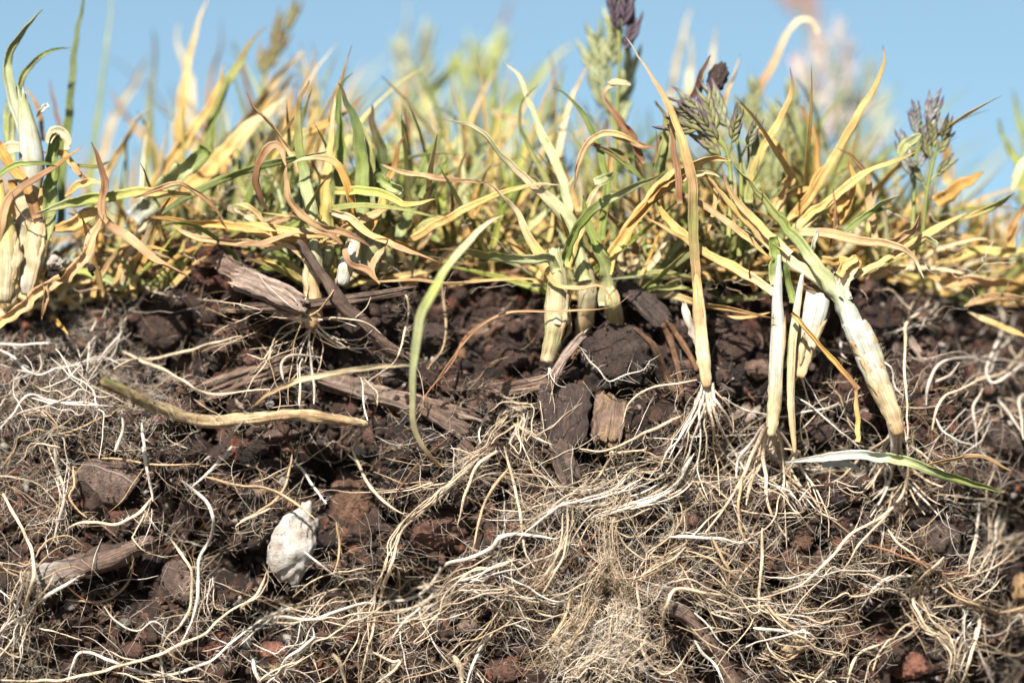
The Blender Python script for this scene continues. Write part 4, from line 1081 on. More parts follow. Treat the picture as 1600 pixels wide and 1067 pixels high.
bundle(crop(CM, [(270, 450), (180, 500), (100, 560), (0, 620)]), 10, 7, (1.2, 2.4), WK, (.1, .3), 3, .5)
bundle(crop(CM, [(950, 700), (1060, 650), (1180, 640), (1318, 560)]), 8, 14, (0.8, 1.6), KT, (.1, .25), 5, .4)
bundle(crop(CM, [(1318, 840), (1240, 930), (1200, 1010), (1100, 1067)]), 14, 9, (1.2, 2.4), WK, (.1, .3), 4, .4)
bundle(crop(CS6, [(390, 790), (330, 900), (270, 1000)]), 14, 8, (1.4, 2.6), KT, (.1, .3), 3, .5)
bundle(crop(CS6, [(430, 830), (480, 920), (560, 990), (600, 1060)]), 12, 9, (1.2, 2.4), KT, (.1, .3), 4, .5)
bundle(crop(CS6, [(130, 650), (80, 800), (20, 960)]), 5, 8, (1.4, 2.8), WK, (.14, .34), 3, .5)
bundle(crop(CS6, [(640, 900), (720, 960), (820, 880), (900, 800)]), 12, 16, (0.9, 1.8), WK, (.1, .3), 6, .4)

# fillers: curly roots wandering over the face, thicker where the photograph shows the mat
def density(px, py):
    d = 0.32
    d += 0.9 * math.exp(-((px - 960) / 330) ** 2 - ((py - 880) / 190) ** 2)
    d += 0.8 * math.exp(-((px - 1350) / 230) ** 2 - ((py - 860) / 200) ** 2)
    d += 0.35 * math.exp(-((px - 620) / 200) ** 2 - ((py - 950) / 130) ** 2)
    d += 0.35 * math.exp(-((px - 60) / 130) ** 2 - ((py - 760) / 260) ** 2)
    d += 0.35 * math.exp(-((px - 1540) / 110) ** 2 - ((py - 640) / 180) ** 2)
    if py < 640 and 520 < px < 1180: d *= 0.12
    elif py < 600: d *= 0.55
    if py < 500: d *= 0.35
    return d
def fillers(n, lmin, lmax, r, curl, off, wig):
    k = 0
    while k < n:
        px, py = rng.uniform(-30, 1630), rng.uniform(440, 1090)
        if rng.random() > density(px, py): continue
        L = rng.uniform(lmin, lmax); m = max(4, int(L / 16)); st = L / m
        a = rng.choice([rng.uniform(-math.pi, math.pi), rng.normal(0.35, 0.6), rng.normal(2.6, 0.6)])
        da = rng.normal(0, curl)
        q = [(px, py)]
        for _ in range(m):
            a += da + rng.normal(0, curl * 0.9); da = da * 0.85 + rng.normal(0, curl * 0.4)
            q.append((q[-1][0] + math.cos(a) * st, q[-1][1] + math.sin(a) * st))
        q = np.array(q); q[:, 1] = np.maximum(q[:, 1], 455)
        if on_hero(q, .88): continue
        k += 1
        c = [W, K, K, T_, G_, B_][int(rng.choice(6, p=[.25, .25, .15, .17, .1, .08] if px > 640 else [.17, .2, .1, .2, .1, .23]))] * rng.uniform(.6, 1.1)
        if px < 560 and py < 700: c = c * 0.85
        add_root(q, rng.uniform(*r), c, rng.uniform(*off), wig=wig, hair=rng.random() < .5)
fillers(130, 80, 260, (0.8, 1.6), 0.13, (.03, .22), 3)
fillers(900, 40, 190, (0.3, 0.75), 0.18, (.0, .24), 3.5)

def build_roots():
    order = sorted(range(len(ROOTS)), key=lambda i: -ROOTS[i]['prio'])
    big = set(order[:285])
    B = Batch()
    for i, r in enumerate(ROOTS):
        p, rad, C = r['path'], r['rad'], r['col']
        if i in big:
            s = 7
            V, F = tube(p, rad, s)
            c = p[len(p) // 2]
            me = mk_mesh('root', V - c, F, np.repeat(C, s, 0))
            o = link('root', me, M_ROOT, loc=[float(v) for v in c])
            if r['label']:
                tag(o, r['label'], 'root')
            else:
                px, py = to_px(c)
                z = 'within the pale bottom column' if r['group'] else 'in the mat ' + zone(px, py)
                b = C.mean(0)
                tone = 'white' if b[2] > 0.46 else 'cream' if b[2] > 0.25 else 'tan'
                tag(o, f'thin {tone} root {z}', 'root', f'{tone} roots {z}')
        else:
            s = 4 if rad.max() > 0.012 else 3
            k = slice(None, None, 2) if (rad.max() < 0.012 and len(p) > 14) else slice(None)
            V, F = tube(p[k], rad[k], s)
            B.add(V, F, np.repeat(C[k], s, 0))
    tag(link('fine_roots', B.mesh('fine_roots'), M_ROOT), 'dense tangle of hair-thin pale roots over the soil face', 'root mat', kind='stuff')
    # root hairs: very fine fuzz standing off the roots and the soil
    P0, CC, LL, FW = [], [], [], []
    for r in ROOTS:
        if not r['hair']: continue
        p = r['path']; m = int(len(p) * (2.2 if r['label'] else 0.9))
        i = rng.integers(0, len(p), m)
        P0.append(p[i]); CC.append(np.minimum(r['col'][i] * 1.1, .8)); LL.append(rng.uniform(.05, .22, m)); FW.append(np.full(m, .25))
    for cx, cy, sx, sy, n in ((90, 570, 110, 60, 2200), (60, 720, 60, 90, 900), (20, 1030, 40, 50, 700), (200, 640, 60, 40, 600), (950, 1000, 90, 60, 1400), (1000, 800, 260, 130, 1500), (1400, 900, 180, 120, 1100),
                              (1560, 560, 60, 90, 600), (700, 620, 150, 60, 350), (330, 900, 200, 120, 800), (760, 640, 60, 20, 260), (600, 900, 200, 120, 900)):
        px = rng.normal(cx, sx, n); py = np.maximum(455, rng.normal(cy, sy, n))
        ok = np.array([not on_hero([(a, b)], .9) for a, b in zip(px, py)])
        px, py = px[ok], py[ok]; n = len(px)
        P0.append(surf(px, py, RAST, -0.01)); CC.append(np.array([W, K, G_])[rng.integers(0, 3, n)]); LL.append(rng.uniform(.08, .42, n)); FW.append(np.full(n, .5))
    P0 = np.vstack(P0); CC = np.vstack(CC); LL = np.concatenate(LL)[:, None]; FW = np.concatenate(FW); n = len(P0)
    d = rng.normal(size=(n, 3)) * np.array([1, .55, 1]); d[:, 1] -= FW; d = norm(d)
    b = rng.normal(size=(n, 3)) * .35
    w = rng.uniform(.0016, .0034, n)[:, None]
    S = norm(np.cross(d, [0.0, 1.0, 0.13])); N = np.cross(S, d)
    rings = []
    for t, k in ((0, 1), (.5, .9), (1., .35)):
        c = P0 + d * LL * t + b * LL * t * t
        for a in (0, 2.094, 4.189):
            rings.append(c + w * k * (math.cos(a) * S + math.sin(a) * N))
    V = np.stack(rings, 1)
    F = grid_faces(3, 3, True)[None] + (np.arange(n) * 9)[:, None, None]
    me = mk_mesh('root_hairs', V.reshape(-1, 3), F.reshape(-1, 4), np.repeat(CC, 9, 0))
    tag(link('root_hairs', me, M_ROOT), 'whitish fuzz of root hairs standing off roots and soil', 'root hairs', kind='stuff')
build_roots()

# ------------------------------------------------------------------ blades
NA = 5
def blade_mesh(name, path, w, cols, prof='tip', twist=(0, 0), fold=0.3, th=0.012, seed=0, wob=0.09, flare=None):
    path = np.array(path)
    path = path + (w * .09) * np.stack([n1(np.arange(len(path)) / 2.6 + seed * 3, 41), n1(np.arange(len(path)) / 2.6 + seed * 5, 42), n1(np.arange(len(path)) / 2.6 + seed * 7, 43)], 1)
    """a leaf blade with real thickness: path runs from the tip to the base"""
    n = len(path); t = np.linspace(0, 1, n)
    T = norm(np.gradient(path, axis=0))
    view = np.array([0.0, 1.0, 0.0])
    S = np.cross(T, view); l = np.linalg.norm(S, axis=1, keepdims=True)
    S = norm(np.where(l < 0.1, np.cross(T, [1.0, 0, .3]), S)); N = np.cross(S, T)
    tw = twist[0] + ((0 if flare else twist[1]) - twist[0]) * np.minimum(t * (1.3 if flare else 1), 1) + 0.3 * n1(t * 3 + seed, 7) + 0.28 * n1(t * 9 + seed * 2, 8)
    S2 = S * np.cos(tw)[:, None] + N * np.sin(tw)[:, None]; N2 = N * np.cos(tw)[:, None] - S * np.sin(tw)[:, None]
    if prof == 'tip': pr = np.interp(t, [0, .03, .12, .3, .55, .8, 1], [.05, .16, .38, .68, .94, 1, .9])
    elif prof == 'cut': pr = np.interp(t, [0, .03, .4, 1], [.80, .88, 1, .95])
    elif prof == 'both': pr = np.interp(t, [0, .05, .25, .75, .95, 1], [.1, .35, .9, .9, .35, .12])
    elif prof == 'stem': pr = np.interp(t, [0, .05, .2, .5, .7, 1], [.1, .4, .95, 1, .62, .45])
    elif prof == 'rev': pr = np.interp(t, [0, .2, .45, .7, .88, .97, 1], [.9, 1, .94, .68, .38, .16, .05])
    else: pr = np.ones(n)
    if flare: pr = pr * np.interp(t, [0, 1 - flare[1] * 1.6, 1 - flare[1] * .7, 1], [1, 1, flare[0] * .85, flare[0]])
    pr = pr * (1 + wob * n1(t * 9 + seed * 1.7, 9))
    u = np.linspace(-1, 1, NA)
    half = w / 2 * pr
    asym = wob * 1.5 * n1(t * 5 + seed * 2.3, 11)
    f = fold * (1 + 0.5 * n1(t * 4 + seed, 13))
    if flare: f = f + (-1.0 - f) * np.interp(t, [0, 1 - flare[1] * 1.5, 1 - flare[1] * .8, 1], [0, 0, 1, 1])
    X = u[None, :] * half[:, None] * (1 + asym[:, None] * u[None, :])
    Y = (np.abs(u)[None, :] ** 1.4) * (f * half)[:, None] - 0.04 * (np.abs(u)[None] < .1) * half[:, None]
    thk = np.minimum(th, half * 0.5)[:, None] * (1 - 0.75 * np.abs(u)[None, :] ** 2)
    top = path[:, None] + X[..., None] * S2[:, None] - (Y + thk)[..., None] * N2[:, None]
    bot = path[:, None] + X[..., None] * S2[:, None] - (Y - thk)[..., None] * N2[:, None]
    V = np.concatenate([top, bot[:, ::-1]], 1)
    k = 2 * NA
    F = grid_faces(n, k, True)
    # end caps as quads
    def cap(r0, flip):
        q = []
        for i in range(NA - 1):
            a, b, c, d = r0 + i, r0 + i + 1, r0 + k - 2 - i, r0 + k - 1 - i
            q.append([d, c, b, a] if flip else [a, b, c, d])
        return q
    F = np.vstack([F, np.array(cap(0, False)), np.array(cap((n - 1) * k, True))])
    cols = np.asarray(cols, float)
    if len(cols) == 1: cols = np.vstack([cols, cols])
    tt = np.clip(t + 0.06 * n1(t * 6 + seed, 15), 0, 1)
    C = np.stack([np.interp(tt, np.linspace(0, 1, len(cols)), cols[:, j]) for j in range(3)], 1)
    C = np.repeat(C[:, None], k, 1).copy()
    uu = np.concatenate([u, u[::-1]])
    C *= (1 + 0.10 * (np.abs(uu) < .1))[None, :, None]
    L = np.concatenate([[0], np.cumsum(np.linalg.norm(np.diff(path, axis=0), axis=1))])
    U = np.stack(np.broadcast_arrays(uu[None] * w * 1.6 + 0, L[:, None]), -1)
    return mk_mesh(name, V.reshape(-1, 3), F, C.reshape(-1, 3), U.reshape(-1, 2))

def sheath_mesh(name, path, rad, cols, seed, flat=0.75, ragged=0.0):
    """rolled leaf sheaths round a stem: an oval tube with overlapping seams"""
    n = len(path); s = 16; t = np.linspace(0, 1, n)
    ang = np.arange(s) / s * 2 * math.pi
    T = norm(np.gradient(path, axis=0)); S = norm(np.cross(T, [0, 1.0, 0])); N = np.cross(S, T)
    seam = 1 + 0.09 * np.cos(ang * 2 + seed)[None] + 0.07 * np.tanh(4 * np.sin(ang + seed * 2.1 + 0.8))[None] + 0.05 * fbm(np.stack(np.broadcast_arrays((t * 7)[:, None] + seed, np.cos(ang)[None] * 2, np.sin(ang)[None] * 2), -1), 3, 3)
    low = np.clip((t - .45) / .4, 0, 1)[:, None]
    seam = seam + low * (.09 * np.sin(t * n * 1.1)[:, None] * (0.5 + fbm(np.stack(np.broadcast_arrays((t * 12)[:, None], np.cos(ang)[None] * 2 + seed, np.sin(ang)[None] * 2), -1), 2, 31)) + .16 * fbm(np.stack(np.broadcast_arrays((t * 22)[:, None] + seed, np.cos(ang)[None] * 5, np.sin(ang)[None] * 5), -1), 3, 33))
    R = rad[:, None] * seam
    V = path[:, None] + (R * np.cos(ang)[None])[..., None] * S[:, None] + (R * flat * np.sin(ang)[None])[..., None] * N[:, None]
    if ragged:
        j = ragged * fbm(np.stack(np.broadcast_arrays(np.cos(ang) * 4 + seed, np.sin(ang) * 4, ang * 0), -1), 2, 5)
        V[0] -= T[0] * j[:, None]; V[1] -= T[0] * j[:, None] * .6
    cols = np.asarray(cols, float)
    tt = np.clip(t[:, None] + 0.07 * fbm(np.stack(np.broadcast_arrays((t * 4)[:, None] + seed, np.cos(ang)[None] * 1.5, np.sin(ang)[None]), -1), 2, 8), 0, 1)
    C = np.stack([np.interp(tt, np.linspace(0, 1, len(cols)), cols[:, k]) for k in range(3)], -1)
    dirt = np.clip(fbm(np.stack(np.broadcast_arrays((t * 9)[:, None] + seed, np.cos(ang)[None] * 2.4, np.sin(ang)[None] * 2.4), -1), 3, 37) * 1.4 - .32 + .42 * low, 0, .7)[..., None]
    C = C * (1 - dirt) + (PAL['tan'] * .45 + PAL['pale'] * .3) * dirt
    L = np.concatenate([[0], np.cumsum(np.linalg.norm(np.diff(path, axis=0), axis=1))])
    U = np.stack(np.broadcast_arrays(ang[None] / 6.28 * rad.max() * 10, L[:, None]), -1)
    F = grid_faces(n, s, True)
    Vf = V.reshape(-1, 3); k0 = len(Vf)
    Vf = np.vstack([Vf, path[:1] + T[:1] * 0.02, path[-1:] - T[-1:] * 0.01])
    i = np.arange(s)
    tri = np.vstack([np.stack([np.full(s, k0), (i + 1) % s, i, np.full(s, k0)], 1)[:, :3], np.stack([np.full(s, k0 + 1), (n - 1) * s + i, (n - 1) * s + (i + 1) % s], 1)])
    Cf = np.vstack([C.reshape(-1, 3), C[0, :1] * .6, C[-1, :1] * .6]); Uf = np.vstack([U.reshape(-1, 2), [[0, 0]], [[0, 1]]])
    me = bpy.data.meshes.new(name)
    me.from_pydata(Vf.tolist(), [], F.tolist() + tri.tolist())
    for q in me.polygons: q.use_smooth = True
    at = me.attributes.new('Col', 'FLOAT_COLOR', 'POINT'); at.data.foreach_set('color', np.column_stack([np.clip(Cf, 0, 1), np.ones(len(Cf))]).astype(np.float32).ravel())
    at = me.attributes.new('ruv', 'FLOAT_VECTOR', 'POINT'); at.data.foreach_set('vector', np.column_stack([Uf, np.zeros(len(Uf))]).astype(np.float32).ravel())
    return me

A1 = (0, 0, 2.133); A2 = (370, 60, 2.134); A3 = (640, 60, 1.905); A4 = (950, 0, 2.668); A5 = (1250, 0, 2.223); AF = (0, 0, 1.0)
_seed = [0]
def px_path(c, pts, dep, n):
    q = resample(crop(c, pts), n)
    d = np.atleast_1d(np.asarray(dep, float))
    y = np.interp(np.linspace(0, 1, n), np.linspace(0, 1, len(d)), d)
    _seed[0] += 1
    y = y + 0.06 * n1(np.linspace(0, 2, n) + _seed[0], 21)
    return P(q[:, 0], q[:, 1], y)
def cl(s): return [PAL[k] for k in s.split()]
def blade(c, pts, w, cols, dep, prof='tip', parent=None, label=None, name='blade', twist=None, fold=None, cat='grass blade', group=None, flare=None):
    r = np.random.default_rng(_seed[0] + 900)
    q = np.asarray(crop(c, pts)); L = np.linalg.norm(np.diff(q, axis=0), axis=1).sum()
    n = int(np.clip(L / 7, 14, 46))
    path = px_path(c, pts, dep, n)
    tw = (r.uniform(-1.1, 1.1), r.uniform(-.4, .4)) if twist is None else twist
    me = blade_mesh(name, path, w / 100.0 * 0.88, np.array(cl(cols)) * r.uniform(.92, 1.08), prof, tw, r.uniform(.25, .95) if fold is None else fold, seed=_seed[0] * 1.37, flare=flare)
    if parent is not None:
        return link(name, me, M_BLADE, parent)
    b = Vector(path[-1]); me.transform(__import__('mathutils').Matrix.Translation(-b))
    o = link(name, me, M_BLADE, loc=b)
    return tag(o, label, cat, group)
def sheath(c, pts, widths, cols, dep, parent, flat=0.8, ragged=0.0, name='sheath'):
    q = np.asarray(crop(c, pts)); L = np.linalg.norm(np.diff(q, axis=0), axis=1).sum()
    n = int(np.clip(L / 5, 16, 60))
    path = px_path(c, pts, dep, n)
    rad = np.interp(np.linspace(0, 1, n), np.linspace(0, 1, len(widths)), np.asarray(widths, float)) / 200.0 * 0.86
    if not ragged: rad = rad * np.interp(np.linspace(0, 1, n), [0, .2, .45, .8, .94, 1], [.3, .66, .98, 1, .95, .62])
    me = sheath_mesh(name, path, rad, cl(cols), _seed[0] * 0.9, flat, ragged)
    o = link(name, me, M_SHEATH, parent)
    for k in range(2):                                             # dry papery husks peeling off the stem
        a, b = sorted((int(rng.uniform(.15, .5) * n), int(rng.uniform(.7, .97) * n)))
        if b - a < 8: continue
        sd = rng.choice([-1, 1]) * rng.uniform(.5, .95)
        q = path[a:b].copy(); m = len(q); u = np.linspace(0, 1, m)
        q[:, 0] += sd * rad[a:b] * np.interp(u, [0, .5, 1], [1.25, 1.0, .9]); q[:, 1] -= rad[a:b] * .62
        h = blade_mesh('husk', q, float(rad.max()) * rng.uniform(.5, .9), np.array(cl('tan pale tan')) * rng.uniform(.7, 1.0), 'both', (sd * .9, sd * .7), -.5, th=.006, seed=rng.uniform(0, 99), wob=.3)
        ho = link('husk', h, M_BLADE); ho.parent = o
    return o
def shoot_roots(parent, px, py, y, n, spread, length, r=(1.0, 2.6), cols=(K, W)):
    for _ in range(n):
        a = math.pi / 2 + rng.normal(0, spread); m = 7; q = [(px + rng.normal(0, 5), py)]
        da = rng.normal(0, .12)
        L = length * rng.uniform(.5, 1.2)
        for _ in range(m):
            a += da + rng.normal(0, .15); q.append((q[-1][0] + math.cos(a) * L / m, q[-1][1] + math.sin(a) * L / m))
        q = resample(q, 20); p = surf(q[:, 0], q[:, 1], ROOTSURF)
        t = np.linspace(0, 1, 20)
        yy = y * (1 - np.minimum(t * 2.2, 1)) + (smooth1(p[:, 1], 7) - rng.uniform(.03, .2)) * np.minimum(t * 2.2, 1)
        path = P(q[:, 0], q[:, 1], yy)
        V, F = tube(path, rng.uniform(*r) / 100 * np.interp(t, [0, .15, 1], [1.2, 1, .35]), 6)
        me = mk_mesh('root', V, F, np.repeat((cols[int(rng.integers(len(cols)))] * rng.uniform(.85, 1.1))[None], len(V), 0))
        link('root', me, M_ROOT, parent)
def plant(name, px, py, y, label, cat='grass', group=None):
    return empty(name, P(np.array(float(px)), np.array(float(py)), y), label, cat, group)

# --- left edge plant
p = plant('grass_tuft', 40, 470, 0.5, 'grass tuft at the left edge with a twisted pale green blade and cream stems', 'grass tuft')
blade(A1, [(145, 33), (95, 75), (45, 140), (22, 210), (32, 300), (60, 390), (85, 470), (90, 560)], 21, 'palegreen olive palegreen white white', (0.7, .5), parent=p, twist=(1.0, .2), fold=.7)
blade(A1, [(238, 160), (180, 168), (120, 200), (80, 250), (55, 310), (35, 420), (40, 560)], 15, 'green olive palegreen', (.9, .8), parent=p)
sheath(A1, [(75, 320), (85, 400), (100, 500), (105, 600), (85, 720), (70, 850)], [16, 40, 50, 44, 38, 34], 'palegreen white cream cream', (.45, .55), p, ragged=.25)
blade(A1, [(120, 390), (135, 370), (165, 352)], 10, 'white white', .5, parent=p)
sheath(A1, [(5, 600), (12, 700), (24, 800), (28, 870), (25, 930), (20, 1010)], [16, 30, 40, 41, 38, 32], 'orange yellow cream cream', .2, p)
sheath(A1, [(138, 620), (132, 720), (120, 800), (112, 870), (100, 930), (90, 985)], [12, 24, 32, 36, 36, 30], 'orange straw cream cream white', .35, p)
blade(A1, [(192, 440), (168, 470), (155, 540), (158, 620), (165, 700), (150, 800)], 27, 'green green creamgreen', .4, 'cut', p, fold=.9)
blade(A1, [(228, 500), (226, 460), (205, 432), (178, 440), (165, 480)], 18, 'pale cream pale', .35, 'cut', p)
blade(A1, [(-20, 610), (30, 562), (90, 545), (150, 545), (195, 560)], 11, 'green green dkgreen', .1, 'rev', p)
blade(A1, [(-10, 480), (30, 550), (80, 610), (110, 680), (125, 730)], 19, 'orange orange brown', .3, 'cut', p)
blade(A1, [(-10, 840), (5, 760), (15, 690), (50, 640), (130, 590), (200, 545), (270, 490)], 16, 'tan tan brown orange', .1, 'rev', p)
blade(A1, [(40, 600), (50, 680), (30, 760), (10, 860)], 20, 'orange straw orange', .5, 'cut', p)
blade(A1, [(-20, 520), (40, 500), (90, 510)], 24, 'pale pale', .5, 'cut', p)
blade(A1, [(20, 330), (30, 420), (45, 520)], 16, 'lime palegreen', 1.2, 'tip', p)
# --- left tall blades and the tangle above the left soil
blade(A1, [(288, -60), (272, 20), (258, 110), (243, 200), (235, 300), (226, 400), (214, 490), (205, 600), (200, 760)], 17, 'green bluegreen green dkgreen', (1.6, 1.8), label='tall green blade leaving the frame at the top left', twist=(.3, .5))
blade(A1, [(375, -60), (367, 60), (352, 190), (340, 320), (325, 430), (310, 560), (300, 760)], 14, 'palegreen bluegreen green', (4.2, 4), label='slightly blurred tall green blade right of the tallest left blade')
blade(A1, [(510, 90), (520, 180), (515, 260), (505, 350), (490, 520), (480, 700)], 15, 'dkbrown olive green', 5, label='blurred green blade with a brown tip against the sky at left')
blade(A1, [(698, -12), (668, 70), (640, 170), (622, 280), (610, 390), (590, 560), (580, 760)], 24, 'pale straw orange', (3, 3.2), label='wide orange straw blade rising highest in the left group')
blade(A1, [(600, 75), (592, 130), (615, 200), (640, 300), (650, 560)], 18, 'pale pale straw', 5.5, label='blurred pale blade behind the wide orange blade')
blade(A1, [(735, 60), (738, 140), (715, 215), (690, 330), (660, 600)], 13, 'brown tan straw', 5, label='blurred thin tan blade right of the wide orange blade')
blade(A1, [(752, 208), (722, 300), (680, 390), (612, 480), (560, 545), (525, 610), (480, 700)], 23, 'straw straw orange', (2, 2.3), label='broad straw blade leaning right in the left group', twist=(.2, .1))
blade(A1, [(890, 90), (832, 150), (790, 230), (752, 295), (722, 370), (700, 470), (680, 640)], 24, 'brown olive green olive', (2.2, 2.2), label='green blade with brown bent tip left of the sky gap')
blade(A1, [(960, 320), (890, 385), (800, 450), (740, 520), (690, 580), (630, 625), (560, 700)], 28, 'pale straw orange', (1.6, 1.8), label='broad straw blade slanting up right beside the cut green leaf')
blade(A1, [(508, 358), (455, 398), (420, 460), (382, 520), (350, 590), (330, 700)], 15, 'pale straw pale', 2, label='pale curved blade left of the middle of the left group')
blade(A1, [(492, 175), (450, 270), (410, 340), (370, 420), (330, 560)], 17, 'pale pale straw', 6, label='blurred pale blade against the sky left of centre group')
blade(A1, [(365, 300), (420, 390), (480, 460), (520, 560), (530, 680)], 19, 'brown orange orange', 5, label='blurred orange blade leaning left behind the mat')
blade(A1, [(692, 492), (640, 540), (590, 590), (520, 655), (440, 725)], 34, 'green palegreen olive white', (.7, 1.0), 'cut', label='cut green leaf with a white base in the left tangle', fold=.9)
blade(AF, [(512, 238), (460, 246), (420, 255), (375, 269), (330, 288), (290, 308), (255, 332), (230, 350)], 15, 'bluegreen green bluegreen', (.3, .7), 'both', label='long grey-green blade lying level towards the left tiller')
blade(A1, [(302, 475), (340, 560), (352, 640), (345, 700), (372, 748)], 15, 'brown brown tan', (.0, .1), label='brown shrivelled blade pointing up at the left')
blade(A1, [(355, 745), (440, 805), (500, 858), (560, 888), (632, 922)], 17, 'brown tan tan brown', (.05, -.1), 'rev', label='brown twisted blade drooping over the left soil', twist=(.3, 1.4))
blade(A1, [(348, 715), (310, 810), (268, 880), (205, 928), (150, 950)], 22, 'tan tan tan', (.1, .0), 'both', label='tan folded blade hanging down to the left soil')
blade(A1, [(205, 935), (140, 965), (80, 1020), (20, 1060), (-30, 1110)], 20, 'tan tan straw', (.0, -.1), 'cut', label='tan blade running out of frame at the left soil edge')
blade(A1, [(140, 940), (150, 1000), (140, 1065)], 12, 'tan brown', -.1, 'rev', label='small tan blade end hanging at the left soil edge')
blade(A1, [(655, 648), (560, 640), (450, 642), (340, 655), (240, 675), (120, 712)], 21, 'straw yellow lime palegreen', (.3, .2), 'both', label='long yellow-green blade lying level in the left tangle', twist=(.2, .2))
blade(A1, [(345, 700), (300, 715), (240, 748), (170, 765)], 27, 'straw straw orange', .4, 'both', label='broad yellow straw piece below the yellow-green blade')
blade(A1, [(445, 660), (540, 625), (605, 612), (660, 640), (712, 690), (745, 735)], 10, 'brown tan brown', .15, 'both', label='thin brown blade arching over the left tangle')
blade(AF, [(235, 338), (290, 345), (350, 352), (410, 364), (470, 376), (530, 380)], 17, 'orange orange straw', (.4, .2), 'both', label='long orange straw lying level left of the tiller')
blade(A1, [(560, 735), (640, 790), (760, 803), (900, 820), (960, 850)], 12, 'tan tan brown', .2, 'both', label='thin tan blade lying on the left soil edge')
blade(A1, [(165, 265), (175, 330), (195, 415), (205, 520)], 9, 'brown brown', 2.5, label='thin brown tip by the tallest left blade')
blade(A1, [(75, 285), (110, 330), (132, 375), (140, 470)], 10, 'orange brown', 1.6, label='small orange curl by the left edge plant')
blade(A1, [(140, 505), (210, 515), (250, 560), (295, 605)], 13, 'orange orange brown', .5, 'both', label='orange curved blade above the yellow-green blade')
blade(A1, [(215, 655), (270, 615), (335, 610)], 15, 'straw straw', .4, 'both', label='short straw piece resting on the yellow-green blade')
blade(A1, [(180, 720), (110, 740), (60, 700), (40, 640)], 3, 'dkbrown dkbrown', .1, 'both', label='thin dark curled fibre at the left edge plant')
blade(A1, [(365, 538), (320, 555), (270, 550), (230, 560)], 8, 'olive green', .6, 'both', label='little olive blade below the tallest left blade')
blade(A1, [(780, 690), (830, 720), (896, 760)], 13, 'pale straw', .7, 'both', label='short pale straw at the edge of the left tangle')

# --- left tiller (about px 500-560)
p = plant('grass_tiller', 510, 500, 0.25, 'green and straw tiller with white stem bases, left of the foreground leaf', 'grass tuft')
blade(A2, [(246, 138), (215, 200), (202, 280), (214, 400), (234, 500), (250, 600), (256, 680), (250, 770)], 22, 'brown olive green palegreen creamgreen cream', (.35, .3, .06), parent=p, flare=(1.35, .3))
blade(A2, [(327, 182), (322, 280), (311, 390), (300, 490), (290, 600), (296, 700)], 18, 'pale straw straw yellow creamgreen', (.45, .3), parent=p, flare=(1.8, .3))
blade(A2, [(388, 113), (352, 160), (341, 240), (350, 340), (345, 430), (330, 520), (320, 620)], 20, 'dkgreen green bluegreen', .8, parent=p, fold=.8)
blade(A2, [(338, 150), (365, 210), (396, 290), (416, 390), (426, 480), (416, 590), (400, 670), (378, 745)], 27, 'dkbrown dkgreen green green creamgreen white', (.4, .3, .02), parent=p, fold=.7, flare=(1.15, .28))
blade(A2, [(450, 218), (455, 280), (476, 340), (486, 410), (490, 470), (480, 600)], 26, 'dkbrown dkgreen olive', .9, parent=p, fold=.8)
blade(A2, [(408, 270), (440, 340), (450, 420), (455, 510)], 13, 'olive olive', .6, parent=p)
blade(A2, [(570, 312), (540, 360), (520, 430), (500, 500), (470, 580), (438, 645)], 15, 'brown orange orange', .5, parent=p)
blade(A2, [(185, 415), (250, 400), (310, 405), (347, 440), (371, 510), (382, 605)], 17, 'pale orange orange', (.0, .3), parent=p, twist=(.1, .5))
blade(A2, [(662, 538), (570, 556), (530, 540), (470, 516), (400, 510), (325, 505)], 17, 'straw yellow lime yellow', (.0, .2), parent=p)
blade(A2, [(555, 512), (500, 480), (458, 448)], 20, 'palegreen green dkgreen', .25, 'cut', p, fold=1.0)
blade(A2, [(672, 746), (600, 722), (520, 690), (430, 645), (380, 600), (315, 578)], 15, 'brown tan straw pale', (-.25, .1), parent=p)
blade(A2, [(525, 553), (450, 590), (380, 622), (320, 660), (268, 702)], 16, 'tan straw tan', .1, 'both', p)
sheath(A2, [(405, 625), (392, 680), (370, 750), (348, 825)], [16, 30, 29, 24], 'creamgreen white white', .15, p)
sheath(A2, [(268, 600), (260, 690), (248, 780), (252, 850), (256, 895), (250, 935), (246, 968)], [18, 26, 27, 28, 34, 40, 36], 'creamgreen cream cream tan tan brown', (.2, .12, .16), p)
sheath(A2, [(300, 590), (300, 680), (290, 760)], [18, 36, 34], 'palegreen creamgreen cream', .45, p)
sheath(A2, [(470, 610), (450, 700), (430, 790)], [20, 38, 36], 'green creamgreen cream', .6, p)
sheath(A2, [(520, 620), (500, 700), (490, 780)], [16, 33, 30], 'olive creamgreen creamgreen', .9, p)
blade(A2, [(505, 690), (470, 725), (452, 775), (470, 815)], 14, 'tan tan', -.1, 'both', p)
blade(A2, [(380, 665), (360, 710), (380, 750), (430, 772), (475, 820)], 13, 'tan brown tan', -.1, 'both', p)
blade(A2, [(580, 560), (560, 620), (540, 700)], 22, 'green palegreen', .8, 'cut', p)
shoot_roots(p, 492, 500, 0.02, 12, 1.0, 110, (.8, 2.0))
shoot_roots(p, 476, 500, 0.02, 10, 1.1, 120, (.8, 2.0), (K, T_))
blade(A2, [(32, 178), (60, 230), (110, 280), (150, 330), (192, 392), (230, 470)], 14, 'brown tan straw', .5, label='tan blade with a hooked brown tip left of the green tiller')
blade(A2, [(108, 575), (84, 530), (74, 460), (90, 390), (122, 358), (152, 376), (166, 425)], 17, 'dkbrown brown tan', (-.2, -.4), 'both', label='dark brown curled leaf end hanging left of the tiller', twist=(.8, .1))
blade(A2, [(166, 420), (162, 460), (178, 530), (225, 595), (300, 632), (380, 655), (445, 690)], 15, 'tan tan brown', (-.4, -.2), 'both', label='blurred tan blade passing in front of the tiller')
